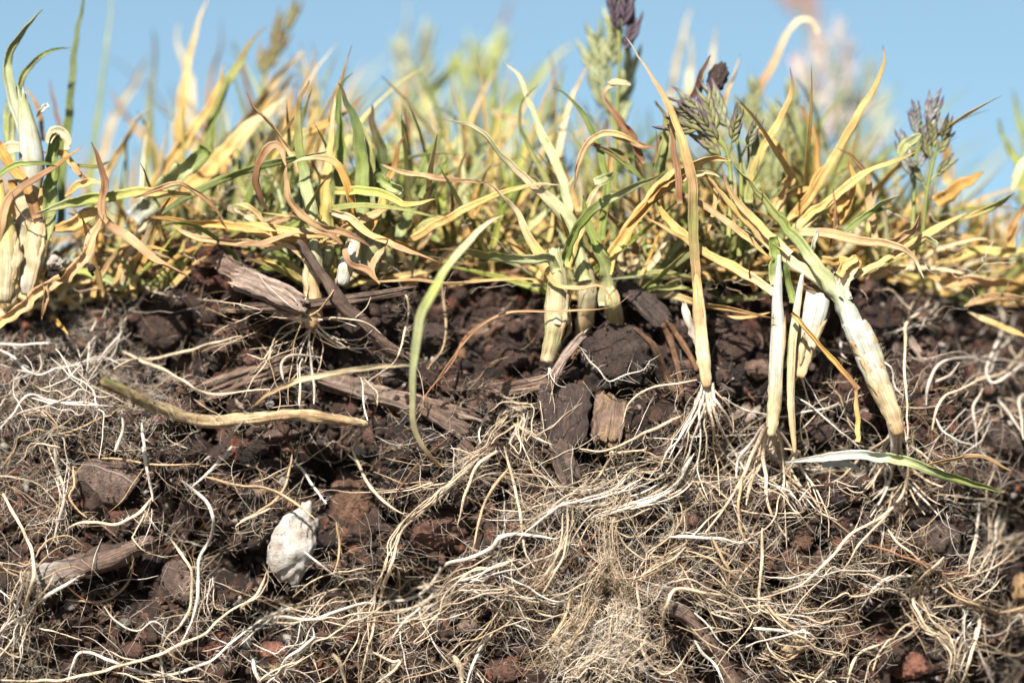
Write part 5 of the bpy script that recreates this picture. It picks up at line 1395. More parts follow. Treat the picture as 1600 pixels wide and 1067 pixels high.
blade(A2, [(-10, 612), (100, 630), (200, 650), (335, 660)], 16, 'orange straw orange', .15, 'both', label='orange straw running into the tiller from the left')
blade(A2, [(-10, 555), (50, 570), (100, 622)], 11, 'straw tan', .2, 'both', label='short tan curl left of the tiller')
blade(A2, [(-10, 692), (100, 682), (200, 652), (300, 650), (350, 690), (362, 725)], 14, 'brown tan brown', -.05, 'both', label='brown blade lying across the tiller base')
blade(A2, [(80, 720), (110, 700), (170, 690), (215, 730)], 12, 'pale tan', .1, 'both', label='pale twisted scrap beside the bark chip')
blade(A2, [(228, 42), (150, 110), (100, 180), (50, 245), (0, 320), (-60, 420)], 25, 'pale straw straw', 3, label='blurred broad pale blade slanting up behind the left tiller')
blade(A2, [(192, 118), (120, 200), (60, 290), (0, 365), (-40, 450)], 22, 'straw straw orange', 3.2, label='blurred straw blade below the broad pale one')
blade(A2, [(178, 218), (100, 252), (20, 340), (-30, 420)], 16, 'pale straw', 2.4, label='straw blade pointing right toward the sky gap')
blade(A2, [(425, 192), (370, 240), (310, 282), (250, 305), (178, 335), (100, 420)], 17, 'brown orange straw orange', 1.4, label='orange straw crossing behind the tiller blades')
blade(A2, [(760, 20), (690, 130), (622, 230), (572, 340), (540, 460), (520, 600)], 38, 'lime palegreen green', 5, label='blurred wide pale green blade right of the left tiller')
blade(A2, [(478, 420), (560, 450), (650, 465), (760, 478)], 10, 'tan tan brown', .3, 'both', label='thin tan straw level between left tiller and centre')
blade(A2, [(692, 298), (660, 360), (622, 440), (600, 520)], 20, 'green green', 1.4, label='green blade standing right of the left tiller')
blade(A2, [(706, 398), (660, 460), (612, 535)], 11, 'dkgreen green', .8, label='small dark green pointed blade right of the left tiller')
blade(A2, [(760, 570), (680, 600), (620, 632), (555, 685)], 16, 'straw olive straw', .8, 'both', label='olive straw slanting down to the dark hollow')
blade(AF, [(558, 437), (597, 440), (651, 437), (699, 442), (760, 438), (830, 436), (870, 448)], 6, 'tan tan straw', (.1, -.2, .0), 'both', label='thin level straw across the dark hollow')
# bent foreground leaf, out of focus
blade(AF, [(786, 336), (760, 352), (734, 380), (706, 412), (684, 444), (664, 482), (653, 520), (648, 571), (644, 635), (650, 672), (664, 702), (690, 728)], 16, 'pale palegreen lime palegreen palegreen pale tan', (-1.2, -1.8, -1.9, -1.6, -1.2, -.6), 'stem', label='bent out-of-focus green leaf hanging in front of the soil', twist=(-.3, -.5))
blade(AF, [(643, 571), (600, 571), (560, 576), (507, 585), (460, 597), (425, 612), (392, 636)], 9, 'pale pale tan', (-1.5, -1.3, -1.0), 'both', label='out-of-focus cream strand reaching left from the bent leaf', fold=.9)
blade(A3, [(80, 628), (180, 635), (280, 650), (370, 655), (420, 652), (440, 690)], 18, 'tan olive palegreen creamgreen', (-1.3, -.5, -.05), 'tip', label='out-of-focus level blade pointing at the central tiller')

# --- central tiller
p = plant('grass_tiller', 872, 585, 0.1, 'central tiller with a thick cream stem split from a green second stem', 'grass tuft')
blade(A3, [(98, 240), (160, 252), (220, 280), (270, 340), (330, 400), (400, 465), (450, 512), (492, 565), (516, 640), (526, 720)], 18, 'pale palegreen pale palegreen creamgreen', (.3, .3, .18), parent=p, flare=(2.0, .3))
blade(A3, [(232, 425), (280, 470), (330, 530), (360, 600), (395, 655), (425, 710), (437, 780), (434, 850)], 18, 'pale pale straw straw cream', (-.1, .0, -.14), parent=p, flare=(2.2, .32))
blade(A3, [(405, 700), (440, 738), (500, 745), (570, 740), (612, 800)], 9, 'straw tan tan', (-.2, .0), 'rev', p)
blade(A3, [(283, 72), (330, 120), (360, 200), (390, 280), (430, 360), (460, 450), (480, 560)], 17, 'pale palegreen palegreen', (1.1, .6), parent=p)
blade(A3, [(423, 150), (470, 170), (520, 230), (550, 290), (575, 360), (590, 440), (575, 600)], 15, 'dkgreen green green', (.6, .5), parent=p, fold=.8)
blade(A3, [(384, 138), (338, 190), (332, 260), (368, 340), (405, 415), (450, 520)], 10, 'dkgreen olive olive', 1.0, parent=p)
blade(A3, [(772, 392), (690, 430), (612, 470), (550, 505), (490, 575), (458, 660)], 18, 'olive palegreen green green', (-1.1, -.5, .0), parent=p, twist=(.2, .2))
blade(A3, [(515, 465), (525, 540), (545, 600), (572, 655), (592, 715), (606, 790)], 22, 'green green green creamgreen cream', (.15, .15, .3), parent=p, fold=.8, flare=(1.6, .3))
blade(A3, [(810, 390), (742, 450), (700, 510), (650, 570), (602, 640), (585, 700)], 21, 'straw straw orange yellow', (.4, .3), 'cut', parent=p)
blade(A3, [(590, 430), (560, 445), (530, 500), (500, 590), (470, 680)], 16, 'pale straw yellow', .25, 'tip', p)
sheath(A3, [(430, 630), (440, 700), (438, 780), (428, 880), (408, 965)], [20, 37, 42, 36, 24], 'palegreen creamgreen cream creamgreen pale', (.05, .0), p, ragged=.05)
sheath(A3, [(505, 610), (525, 690), (528, 780), (518, 850), (508, 905)], [15, 30, 34, 32, 28], 'creamgreen cream tan', (.35, .4, 1.0), p)
sheath(A3, [(580, 690), (598, 750), (612, 830), (618, 890)], [10, 26, 31, 28], 'pale creamgreen tan', (.3, .4, 1.05), p)
blade(A3, [(455, 905), (480, 860), (470, 800), (480, 740)], 10, 'tan olive', .2, 'both', p)
blade(A3, [(660, 760), (600, 800), (450, 812), (300, 815), (220, 850), (150, 920), (60, 1050)], 4, 'tan tan brown', (-.1, -.3, .1), 'both', p, name='strand')
shoot_roots(p, 858, 575, 0.0, 5, .5, 60, (.6, 1.2))
blade(A3, [(448, 435), (370, 435), (290, 455), (220, 485), (120, 532), (0, 602)], 14, 'pale yellow straw straw', (.2, .6), 'tip', label='yellow straw sweeping left from the central tiller')
blade(A3, [(-10, 404), (80, 415), (160, 425), (242, 430)], 11, 'tan tan brown', .35, 'rev', label='thin tan straw with a brown tip above the dark hollow')
blade(A3, [(534, 72), (500, 140), (470, 220), (450, 300), (435, 420), (430, 520)], 14, 'tan pale tan', 1.8, label='tan upright blade behind the central tiller')
blade(A3, [(488, 452), (500, 370), (530, 312), (570, 285), (632, 290), (692, 322)], 12, 'tan tan straw', .4, 'both', label='tan blade looping over the central tiller')
blade(A3, [(520, 305), (600, 340), (640, 370), (700, 425)], 12, 'brown olive green', .5, 'both', label='olive blade right of the central tiller')
blade(A3, [(658, 140), (612, 140), (580, 165), (600, 210), (650, 280), (692, 375)], 16, 'pale brown brown', (.5, .7), label='brown hooked blade right of the central tiller')
blade(A3, [(732, 186), (762, 240), (757, 310), (735, 395)], 14, 'dkbrown olive dkgreen', .6, label='dark olive blade beside the long tan stem')
blade(A3, [(240, 215), (290, 235), (350, 255)], 15, 'pale straw', 3, 'both', label='blurred pale stub left of the central tiller blades')
blade(A3, [(490, 18), (430, 70), (370, 140), (300, 210), (240, 330)], 20, 'yellow lime lime', 6.5, label='blurred yellow-green blade above the central tiller')

# --- straw stem at px 1100
p = plant('grass_shoot', 1105, 605, -0.1, 'single dry straw stem with a long tan blade, right of the sparkling clod', 'grass shoot')
blade(A4, [(72, 150), (120, 230), (180, 320), (236, 420), (282, 520), (320, 620), (345, 740), (352, 860), (358, 1010), (364, 1100), (372, 1190)], 18, 'white tan straw tan olive tan', (-.2, -.3, -.1), parent=p, twist=(.3, .1))
blade(A4, [(240, 400), (262, 500), (280, 600), (292, 720), (300, 850)], 12, 'tan brown brown', .0, parent=p)
sheath(AF, [(1084, 385), (1088, 430), (1093, 490), (1099, 550), (1105, 606)], [13, 18, 22, 23, 18], 'olive straw tan pale tan', (-.1, -.1), p)
blade(AF, [(1068, 470), (1078, 500), (1088, 540)], 18, 'rgrey rgrey', .05, 'both', p)
shoot_roots(p, 1104, 598, -.12, 9, .45, 170, (1.7, 3.4))

# --- left white shoot (1210)
p = plant('grass_shoot', 1204, 685, -0.25, 'upright white shoot with a cut green leaf, left of the white pair', 'grass shoot')
sheath(AF, [(1217, 398), (1216, 430), (1214, 470), (1215, 519), (1212, 570), (1210, 620), (1204, 682)], [20, 27, 29, 29, 26, 25, 21], 'white white white white cream pale', (-.15, -.25), p)
blade(AF, [(1208, 370), (1210, 400), (1213, 445)], 22, 'green green palegreen', -.05, 'cut', p, fold=.6)
blade(AF, [(1010, 340), (1050, 362), (1090, 388), (1130, 410), (1170, 432), (1208, 458)], 17, 'tan straw straw pale', (.1, -.1), 'tip', p)
blade(AF, [(1222, 400), (1232, 430), (1240, 475)], 14, 'dkgreen green', .05, 'cut', p)
shoot_roots(p, 1204, 664, -.27, 12, .5, 170, (1.8, 4.0), (K, W))
# --- thin white shoot (1240)
p = plant('grass_shoot', 1242, 708, -0.2, 'thin white shoot between the upright shoot and the wide cut one', 'grass shoot')
sheath(AF, [(1276, 358), (1266, 392), (1253, 434), (1244, 490), (1238, 545), (1236, 624), (1242, 710)], [4, 9, 14, 15, 14, 12, 8], 'white white palegreen cream tan', (.0, -.25), p)
shoot_roots(p, 1241, 705, -.2, 5, .5, 120, (1.0, 2.2))
# --- wide cut shoot (1265)
p = plant('grass_shoot', 1247, 590, 0.0, 'short wide pale shoot cut off behind the thin white shoot', 'grass shoot')
sheath(AF, [(1280, 462), (1274, 490), (1264, 530), (1248, 590)], [42, 40, 32, 20], 'white white cream tan', (.05, .0), p, flat=.4, ragged=.08)
shoot_roots(p, 1248, 588, .0, 4, .5, 90, (1.0, 2.0))
# --- thickest white shoot
p = plant('grass_shoot', 1404, 680, -0.2, 'thickest white shoot leaning right with long green and straw blades', 'grass shoot')
sheath(AF, [(1306, 455), (1318, 480), (1332, 510), (1350, 550), (1370, 595), (1388, 635), (1405, 680)], [32, 40, 42, 44, 38, 32, 24], 'palegreen white white white cream pale tan', (-.1, -.25), p)
sheath(AF, [(1334, 505), (1346, 530), (1362, 565), (1376, 600)], [44, 52, 44, 26], 'white white cream cream', (-.16, -.26), p, ragged=.10, flat=.7)
blade(AF, [(1095, 262), (1130, 305), (1165, 345), (1200, 382), (1245, 415), (1285, 442), (1315, 470)], 19, 'tan straw pale palegreen', (.1, -.05), 'tip', p)
blade(AF, [(1140, 250), (1165, 278), (1195, 312), (1226, 350), (1258, 392), (1285, 428), (1312, 468), (1330, 505)], 22, 'bluegreen olive green palegreen palegreen white', (.15, -.05, -.22), 'tip', p, fold=.6, flare=(1.75, .18))
blade(AF, [(1338, 402), (1330, 420), (1318, 445), (1316, 470)], 24, 'straw pale white', -.05, 'cut', p)
blade(AF, [(1340, 405), (1322, 412), (1312, 430)], 16, 'straw straw', -.1, 'cut', p)
blade(AF, [(1305, 445), (1340, 430), (1385, 405), (1430, 378)], 13, 'pale straw straw', .1, 'rev', p)
shoot_roots(p, 1400, 660, -.27, 12, .55, 150, (1.8, 3.8))
blade(AF, [(1238, 488), (1262, 515), (1293, 552), (1318, 582), (1340, 608)], 9, 'straw orange orange brown', (-.3, -.35), 'cut', label='orange bent straw, upper half, crossing between the white shoots', fold=.9)
blade(AF, [(1338, 605), (1340, 640), (1340, 690)], 9, 'tan straw straw', (-.35, -.3), 'cut', label='upright lower half of the orange bent straw', fold=.9)
blade(AF, [(1568, 768), (1530, 757), (1490, 745), (1455, 732), (1421, 721), (1370, 713), (1318, 711), (1270, 715), (1228, 722)], 19, 'palegreen green bluegreen palegreen white white white', (-.1, -.35, -.45, -.35), 'both', label='fallen leaf, white at one end and green at the other, lying across the roots', fold=.7, twist=(.2, .2))
blade(AF, [(1345, 735), (1318, 722), (1285, 722)], 16, 'white white', -.3, 'tip', label='torn white scrap under the fallen leaf')
blade(AF, [(1420, 735), (1470, 720), (1530, 712), (1580, 735)], 8, 'tan tan', -.1, 'both', label='thin tan strand behind the fallen leaf')

# --- right and upper right
for a in [
 (A4, [(352, 25), (322, 100), (300, 200), (272, 310), (250, 450), (245, 700)], 18, 'pale pale olive', 5.5, 'tip', 'blurred pale tip against the sky right of the long tan stem'),
 (A4, [(342, 130), (345, 230), (340, 330), (330, 500)], 15, 'pale pale olive', 5, 'tip', 'second blurred pale tip beside it, shorter'),
 (A4, [(448, 100), (440, 200), (428, 300), (420, 450), (420, 700)], 18, 'pale pale straw', 4.5, 'tip', 'blurred cream tip above the dark soil lump'),
 (A4, [(552, 222), (532, 290), (500, 370), (480, 480)], 10, 'pale straw', 1.8, 'tip', 'short straw tip right of the dark soil lump'),
 (A4, [(425, 230), (395, 300), (375, 370), (330, 440), (280, 510), (215, 610), (190, 700)], 14, 'dkbrown dkbrown brown', (.8, .9), 'both', 'withered dark leaf carrying the soil lump'),
 (A4, [(420, 235), (395, 310), (378, 390)], 11, 'green green', .95, 'tip', 'green sliver beside the dark soil lump'),
 (A4, [(872, 138), (842, 95), (792, 98), (742, 160), (702, 250), (640, 360), (610, 480), (600, 640)], 14, 'pale tan brown', (3.6, 3.8), 'cut', 'blurred tan blade hooked at the top against the sky'),
 (A4, [(758, 280), (767, 350), (746, 440), (702, 530), (652, 620), (612, 700), (590, 800)], 15, 'brown straw straw orange', (.5, .7), 'tip', 'straw blade curving up right of the purple spikelets'),
 (A4, [(785, 420), (830, 500), (862, 600), (862, 720), (850, 850)], 15, 'brown orange brown', 1.5, 'tip', 'orange-brown arched blade at the right group'),
 (A4, [(610, 530), (690, 600), (732, 665), (748, 740)], 15, 'orange orange tan', .9, 'both', 'orange blade behind the curving straw blade'),
 (A4, [(765, 735), (725, 800), (700, 880)], 24, 'straw tan straw', .7, 'cut', 'folded tan leaf stub in the right group'),
 (A4, [(538, 432), (582, 480), (612, 560), (622, 635), (600, 730), (590, 850)], 19, 'olive bluegreen olive', .7, 'tip', 'grey-olive leaf beside the purple spikelets'),
 (A4, [(0, 1065), (80, 940), (160, 850), (222, 770), (292, 720), (352, 680), (430, 655), (515, 672)], 19, 'orange orange straw straw', (.5, .2, .1), 'both', 'orange straw arching up to the green blade'),
 (A4, [(165, 845), (260, 757), (352, 730), (432, 725), (465, 738)], 17, 'orange straw pale', .1, 'rev', 'pale straw arch under the orange one'),
 (A4, [(200, 830), (230, 900), (320, 990), (440, 1060)], 17, 'orange straw straw', .2, 'both', 'orange straw falling right of the central tiller'),
 (A4, [(465, 680), (510, 780), (560, 870), (640, 950), (760, 1062)], 16, 'brown tan straw pale', (.1, .0), 'tip', 'straw running down to the white shoots'),
 (A4, [(245, 800), (350, 830), (430, 880), (500, 930), (600, 1010), (665, 1070)], 14, 'brown tan straw', (.2, .0), 'both', 'thin straw below it, browner'),
 (A4, [(945, 650), (880, 740), (830, 830), (772, 890), (735, 930)], 23, 'orange orange straw', .8, 'both', 'broad orange blade slanting in the right group'),
 (A4, [(945, 822), (860, 880), (790, 940), (735, 995)], 18, 'straw yellow straw', .5, 'both', 'yellow straw below the broad orange blade'),
 (A4, [(675, 840), (760, 812), (860, 778)], 13, 'orange orange', .8, 'both', 'short level orange straw in the right group'),
 (A4, [(192, 420), (236, 490), (242, 590), (222, 700), (210, 800)], 13, 'dkbrown olive green', .7, 'tip', 'thin dark blade left of the purple spikelets'),
 (A4, [(-10, 615), (60, 660), (130, 740)], 14, 'brown olive', .6, 'both', 'dark olive blade by the long tan stem'),
 (A4, [(-10, 345), (50, 345), (95, 352)], 13, 'tan pale', .5, 'both', 'pale tan tip left of the long tan stem'),
 (A4, [(-10, 555), (80, 580), (140, 608), (200, 610)], 12, 'tan brown', .6, 'both', 'tan stub left of the long tan stem'),
 (A4, [(40, 720), (-20, 745), (-60, 760)], 16, 'olive palegreen', -.8, 'tip', 'blurred olive tip left of the long tan stem'),
 (A4, [(400, 1000), (440, 900), (450, 800), (430, 740)], 9, 'tan straw', .3, 'both', 'upright thin straw below the pale arch'),
 (A5, [(288, 162), (292, 220), (262, 300), (212, 380), (162, 470), (102, 570), (42, 670), (-10, 740)], 17, 'orange straw straw orange', (.6, .8), 'tip', 'tall straw blade bowing up to the right against the sky'),
 (A5, [(418, 518), (342, 560), (242, 600), (150, 662), (72, 730), (-10, 800)], 16, 'olive straw straw pale', (.4, .5), 'tip', 'straw blade with an olive tip under the tall bowed one'),
 (A5, [(422, 468), (370, 500), (340, 550)], 22, 'palegreen olive', .5, 'both', 'olive leaf end at the right spikelets'),
 (A5, [(345, 676), (272, 710), (212, 760), (145, 815)], 13, 'palegreen green green', .4, 'both', 'green blade in the right tangle'),
 (A5, [(320, 720), (250, 735), (180, 790)], 9, 'dkgreen green', .5, 'both', 'darker green blade under it in the right tangle'),
 (A5, [(-10, 810), (100, 815), (200, 835), (282, 845), (352, 862), (402, 900), (428, 968)], 17, 'tan tan tan pale', (.15, .0), 'rev', 'tan dead blade drooping over the right soil edge'),
 (A5, [(418, 735), (392, 790), (332, 830), (262, 842)], 17, 'brown tan tan', .15, 'tip', 'curled brown blade standing above the drooping tan one'),
 (A5, [(575, 742), (482, 790), (402, 840), (322, 890), (232, 940), (172, 975)], 16, 'straw straw pale', (.4, .2), 'both', 'straight straw slanting up in the right tangle'),
 (A5, [(745, 668), (662, 720), (565, 762)], 13, 'olive olive straw', (.7, .5), 'both', 'olive continuation of the straight straw at the far right'),
 (A5, [(636, 598), (572, 638), (502, 680), (470, 705)], 27, 'orange orange orange', (.9, 1.0), 'tip', 'bright orange pointed leaf at the right'),
 (A5, [(688, 415), (700, 480), (732, 550), (765, 620), (780, 760)], 30, 'lime lime palegreen', 3, 'tip', 'blurred lime-green leaf at the right edge'),
 (A5, [(740, 315), (755, 400), (778, 500), (790, 700)], 24, 'green lime green', 4, 'tip', 'second blurred lime-green leaf, taller, at the right edge'),
 (A5, [(438, 352), (482, 420), (502, 490), (510, 640)], 17, 'straw orange straw', 3, 'tip', 'blurred orange blade behind the right spikelets'),
 (A5, [(130, 512), (192, 550), (232, 610), (242, 690), (256, 825)], 14, 'brown tan tan', .6, 'tip', 'brown bent blade in the right tangle'),
 (A5, [(168, 560), (192, 620), (172, 700), (115, 805)], 12, 'orange orange', .55, 'both', 'orange bent blade beside the brown one'),
 (A5, [(165, 685), (130, 722), (105, 765)], 22, 'orange orange', .5, 'cut', 'orange leaf stub in the right tangle'),
 (A5, [(790, 868), (700, 880), (622, 870), (540, 892), (462, 925)], 19, 'straw yellow straw', 1.4, 'both', 'yellow straw lying level at the far right'),
 (A5, [(790, 985), (640, 970), (520, 976), (440, 958)], 24, 'orange tan orange', 1.2, 'both', 'orange-brown straw lying on the right soil edge'),
 (A5, [(790, 1030), (650, 1032), (565, 1065)], 18, 'tan tan', .9, 'both', 'tan straw under the orange-brown one at the right'),
 (A5, [(790, 540), (770, 590), (735, 660)], 20, 'pale palegreen', 1.5, 'both', 'pale blade at the right edge'),
 (A5, [(790, 690), (742, 780), (735, 860)], 15, 'brown orange', 1.3, 'tip', 'orange-brown blade at the right edge'),
 (A5, [(100, 870), (122, 760), (115, 650)], 5, 'brown brown', .2, 'both', 'thin brown fibre standing in the right tangle'),
 (A5, [(480, 850), (440, 825), (410, 845), (350, 880)], 12, 'palegreen olive', .3, 'cut', 'small curled green leaf tip at the right'),
 (A5, [(370, 925), (300, 945), (230, 965)], 17, 'tan tan', .4, 'both', 'short tan straw behind the cut shoot'),
 (A5, [(160, 905), (110, 905), (70, 905)], 15, 'orange straw', .1, 'cut', 'short orange straw stub above the thickest shoot'),
 (A5, [(62, 790), (50, 840), (40, 880)], 8, 'white palegreen', .0, 'tip', 'small white upright sliver above the shoots'),
 (CR, [(1090, 425), (980, 380), (880, 340), (770, 290)], 12, 'straw straw pale', (.9, .8, .9), 'both', 'straw lying out of focus in the right hollow'),
 (AF, [(1120, 492), (1160, 497), (1205, 488)], 6, 'tan straw', .3, 'both', 'thin level straw behind the left white shoot'),
 (AF, [(800, -20), (790, 20), (770, 70), (745, 160), (735, 300)], 24, 'pinkish pinkish palegreen', 9, 'tip', 'very blurred pinkish stalk at the top centre'),
 (AF, [(640, -10), (633, 40), (622, 100), (625, 220), (630, 340)], 18, 'white pale straw', 8, 'tip', 'very blurred white blade at the top left of centre'),
]:
    c, pts, w, cols, dep, prof, lab = a
    blade(c, pts, w, cols, dep, prof, label=lab)

# ------------------------------------------------------------------ flower heads
def lemma(base, d, L, wd, c0, c1, side):
    """one boat-shaped scale of a spikelet"""
    n = 7; t = np.linspace(0, 1, n)
    pr = np.interp(t, [0, .12, .35, .7, .9, 1], [.4, .9, 1, .62, .25, .03])
    path = base + np.outer(t, d) * L + np.outer(np.sin(t * math.pi) * .10 * L, side)
    T = norm(np.gradient(path, axis=0)); S = norm(np.cross(T, side)); N = np.cross(S, T)
    ang = np.arange(6) / 6 * 2 * math.pi
    V = path[:, None] + (wd / 2 * pr)[:, None, None] * (np.cos(ang)[None, :, None] * S[:, None] + 0.65 * np.sin(ang)[None, :, None] * N[:, None])
    k = np.clip((t - .3) / .4, 0, 1)[:, None]
    C = c0 * (1 - k) + c1 * k
    C = np.repeat(C, 6, 0); mg = np.tile((np.abs(np.cos(ang)) > .9) * .16, n)[:, None]; C = C * (1 - mg) + PAL['white'] * mg
    U = np.stack(np.broadcast_arrays(ang[None] * .12, (t * L)[:, None]), -1)
    return V.reshape(-1, 3), grid_faces(n, 6, True), C, U.reshape(-1, 2)
def spikelet(parent, base, d, size, c0, c1, n=6, name='spikelet', split=False):
    B = Batch(); d = norm(np.asarray(d, float)); parts = []
    if split:
        V, F = tube(base + np.linspace(0, 1, 4)[:, None] * d * size * .8, np.full(4, .012), 5)
        B.add(V, F, PAL['olive'])
    s = norm(np.cross(d, [0, 1.0, 0.15])); 
    for i in range(n):
        sg = 1 if i % 2 else -1
        b = base + d * size * 0.10 * i
        dd = norm(d + s * sg * rng.uniform(.1, .36) + np.array([0, rng.uniform(-.25, .1), 0]))
        V, F, C, U = lemma(b, dd, size * rng.uniform(.42, .62), size * .19, c0 * rng.uniform(.8, 1.2), c1 * rng.uniform(.7, 1.4), norm(s * sg + np.array([0, -.4, 0])))
        if split: parts.append(mk_mesh('scale', V, F, C, U))
        else: B.add(V, F, C, U)
    o = link(name, B.mesh(name), M_BLADE, parent)
    for me in parts:
        link('scale', me, M_BLADE).parent = o
    return o
def panicle(label, stem_px, y, n, size, c0, c1, spread, stemc='green olive', w=9, group=None, top=0.55):
    stem = px_path(AF, stem_px, y, 26)      # tip first
    e = empty('flower_stalk', stem[-1], label, 'flower stalk', group)
    V, F = tube(stem, np.linspace(.5, 1, 26) * w / 200, 7)
    C = np.stack([np.interp(np.linspace(0, 1, 26), [0, 1], [a, b]) for a, b in zip(*cl(stemc))], 1)
    link('stem', mk_mesh('stem', V, F, np.repeat(C, 7, 0), np.zeros((len(V), 2))), M_BLADE, e)
    T = norm(np.gradient(stem, axis=0))
    for i in range(n):
        f = i / max(n - 1, 1) * top
        k = int(f * 25)
        sg = 1 if i % 2 else -1
        up = -T[k]; s = norm(np.cross(up, [0, 1, 0]))
        d = norm(up + s * sg * spread * rng.uniform(.5, 1.3) * (0.25 + f) + np.array([0, rng.uniform(-.5, .3), 0]) * spread)
        b = stem[k] + s * sg * size * .12
        if f > .15:
            br = stem[k][None] + np.linspace(0, 1, 5)[:, None] * d[None] * size * .4
            V, F = tube(br, np.full(5, .018), 5)
            link('branch', mk_mesh('branch', V, F, np.repeat(PAL['olive'][None], len(V), 0), np.zeros((len(V), 2))), M_BLADE, e)
            b = br[-1]
        spikelet(e, b, d, size * rng.uniform(.8, 1.15), c0, c1, 8, split=np.max(y) < 2)
PG, PP, PK, DP = PAL['palegreen'], PAL['purplehd'], PAL['pinkish'], PAL['purplehd'] * .5
panicle('purple-tipped green flower spikelets right of the long tan stem', [(1085, 195), (1110, 205), (1135, 235), (1142, 290), (1138, 380)], .45, 8, .56, PAL['olive'] * .95, PP, 1.0, top=.45)
panicle('second purple flower cluster just under the dark soil lump', [(1100, 178), (1125, 188), (1150, 215), (1158, 280), (1155, 400)], .7, 5, .55, PG * .9, PP, .9, top=.4)
panicle('dark closed flower spike standing at the top centre', [(965, -5), (966, 30), (968, 80), (965, 150), (962, 260), (960, 380)], 1.6, 5, .65, DP * 1.3, DP, .5, 'olive green', top=.3)
panicle('green flower spike below the dark one at the centre', [(948, 85), (952, 120), (958, 180), (962, 260), (965, 380)], 2.6, 7, .75, PG, PG * .8, .6, top=.5)
panicle('pale and purple flower head in the right tangle', [(1440, 190), (1436, 220), (1430, 255), (1428, 310), (1425, 390)], 1.1, 8, .48, PAL['white'] * .85, PP, .7, top=.55)
panicle('dark purple flower spikelets right of the pale flower head', [(1466, 218), (1460, 245), (1452, 280), (1446, 320), (1440, 390)], .9, 6, .42, PAL['olive'], DP, .8, top=.5)
panicle('green flower spike left of the tall bowed straw', [(1176, 178), (1182, 205), (1195, 240), (1200, 300), (1200, 400)], 2.4, 7, .6, PG * .8, PAL['olive'], .7, top=.6)
panicle('green folded flower spike behind the curving straw blade', [(1228, 185), (1232, 212), (1240, 250), (1242, 310), (1240, 400)], 3.2, 7, .65, PG * .9, PAL['olive'], .7, top=.6)
panicle('blurred pink flower head at the upper right sky', [(1248, -5), (1255, 30), (1270, 90), (1285, 200), (1290, 380)], 13, 5, .7, PK, PK * .8, .7, top=.2)
panicle('blurred pale pink flower head behind the right group', [(1300, 75), (1305, 120), (1308, 180), (1310, 260), (1310, 400)], 8.5, 9, .62, PAL['white'] * 1.25, PK * 1.3, 1.1, top=.6)
panicle('blurred white flower head left of the tall bowed straw', [(1265, 110), (1270, 150), (1275, 210), (1280, 280), (1280, 400)], 7.5, 9, .6, PAL['white'] * 1.25, PK * 1.4, 1.1, top=.6)
panicle('blurred green flower head at the top centre', [(755, 105), (750, 135), (745, 175), (740, 250), (735, 390)], 8, 7, .7, PAL['lime'], PG, .8, top=.5)
panicle('blurred white flower head left of the top centre', [(650, 105), (648, 135), (645, 175), (640, 250), (640, 390)], 7, 9, .75, PAL['white'] * .9, PG, .8, top=.5)
panicle('blurred brownish flower head in the left group', [(440, 48), (428, 80), (412, 125), (400, 200), (390, 380)], 3.6, 6, .5, PAL['olive'] * .9, PAL['brown'] * .8, .35, top=.3)
panicle('blurred pale flower head behind the right spikelets', [(1345, 150), (1348, 190), (1350, 240), (1350, 400)], 9, 8, .8, PAL['white'] * 1.2, PG, 1.0, top=.5)

# ------------------------------------------------------------------ tufts further back and the mat of dead leaves
SKY = np.array([(-60, 170), (0, 190), (60, 260), (110, 270), (180, 215), (240, 200), (300, 130), (360, 120), (420, 60), (460, 70), (490, 190), (540, 215), (580, 160), (620, 110), (680, 130), (730, 70), (780, 80), (830, 150), (900, 130),
                (950, 140), (1010, 160), (1060, 130), (1120, 170), (1180, 140), (1240, 120), (1290, 100), (1340, 130), (1390, 200), (1440, 230), (1500, 280), (1550, 300), (1600, 260), (1660, 260)], float)
SKY[:, 1] += np.interp(SKY[:, 0], [0, 470, 500, 560, 600, 1340, 1400], [22, 22, 60, 60, 25, 25, 45])
def edge_y(px):
    return np.interp(px, BULGE[:, 0], BULGE[:, 1]) * .5 + .55 + np.interp(px, SHELF[:, 0], SHELF[:, 1])
def ground_z(x, y):
    return float(np.interp(y, [0.8, 4.6, 8, 14], [ztop(x), ztop(x) * .6 + .25, .45, .25])) - 0.12
TONES = [('straw-coloured', ['straw', 'pale', 'orange', 'pale', 'yellow']), ('orange', ['orange', 'tan', 'straw']), ('green', ['green', 'olive', 'palegreen']), ('mixed green and straw', ['palegreen', 'straw', 'olive', 'lime'])]
def zone_top(px):
    return ('at the far left', 'left of the left tiller', 'behind the left tiller', 'behind the central tiller', 'behind the white shoots', 'at the far right')[int(np.clip(np.searchsorted([200, 430, 680, 980, 1400], px), 0, 5))]
def grow(x, y, z0, L, lean, heading, droop, n):
    """a blade path from tip to base"""
    s = np.linspace(0, 1, n); th = np.clip(lean + droop * s ** 1.5, -1.5, 1.75)
    st = L / n
    dx = np.sin(th) * math.cos(heading); dy = np.sin(th) * math.sin(heading); dz = np.cos(th)
    p = np.array([x, y, z0]) + np.cumsum(np.stack([dx, dy, dz], 1) * st, 0)
    return p[::-1]
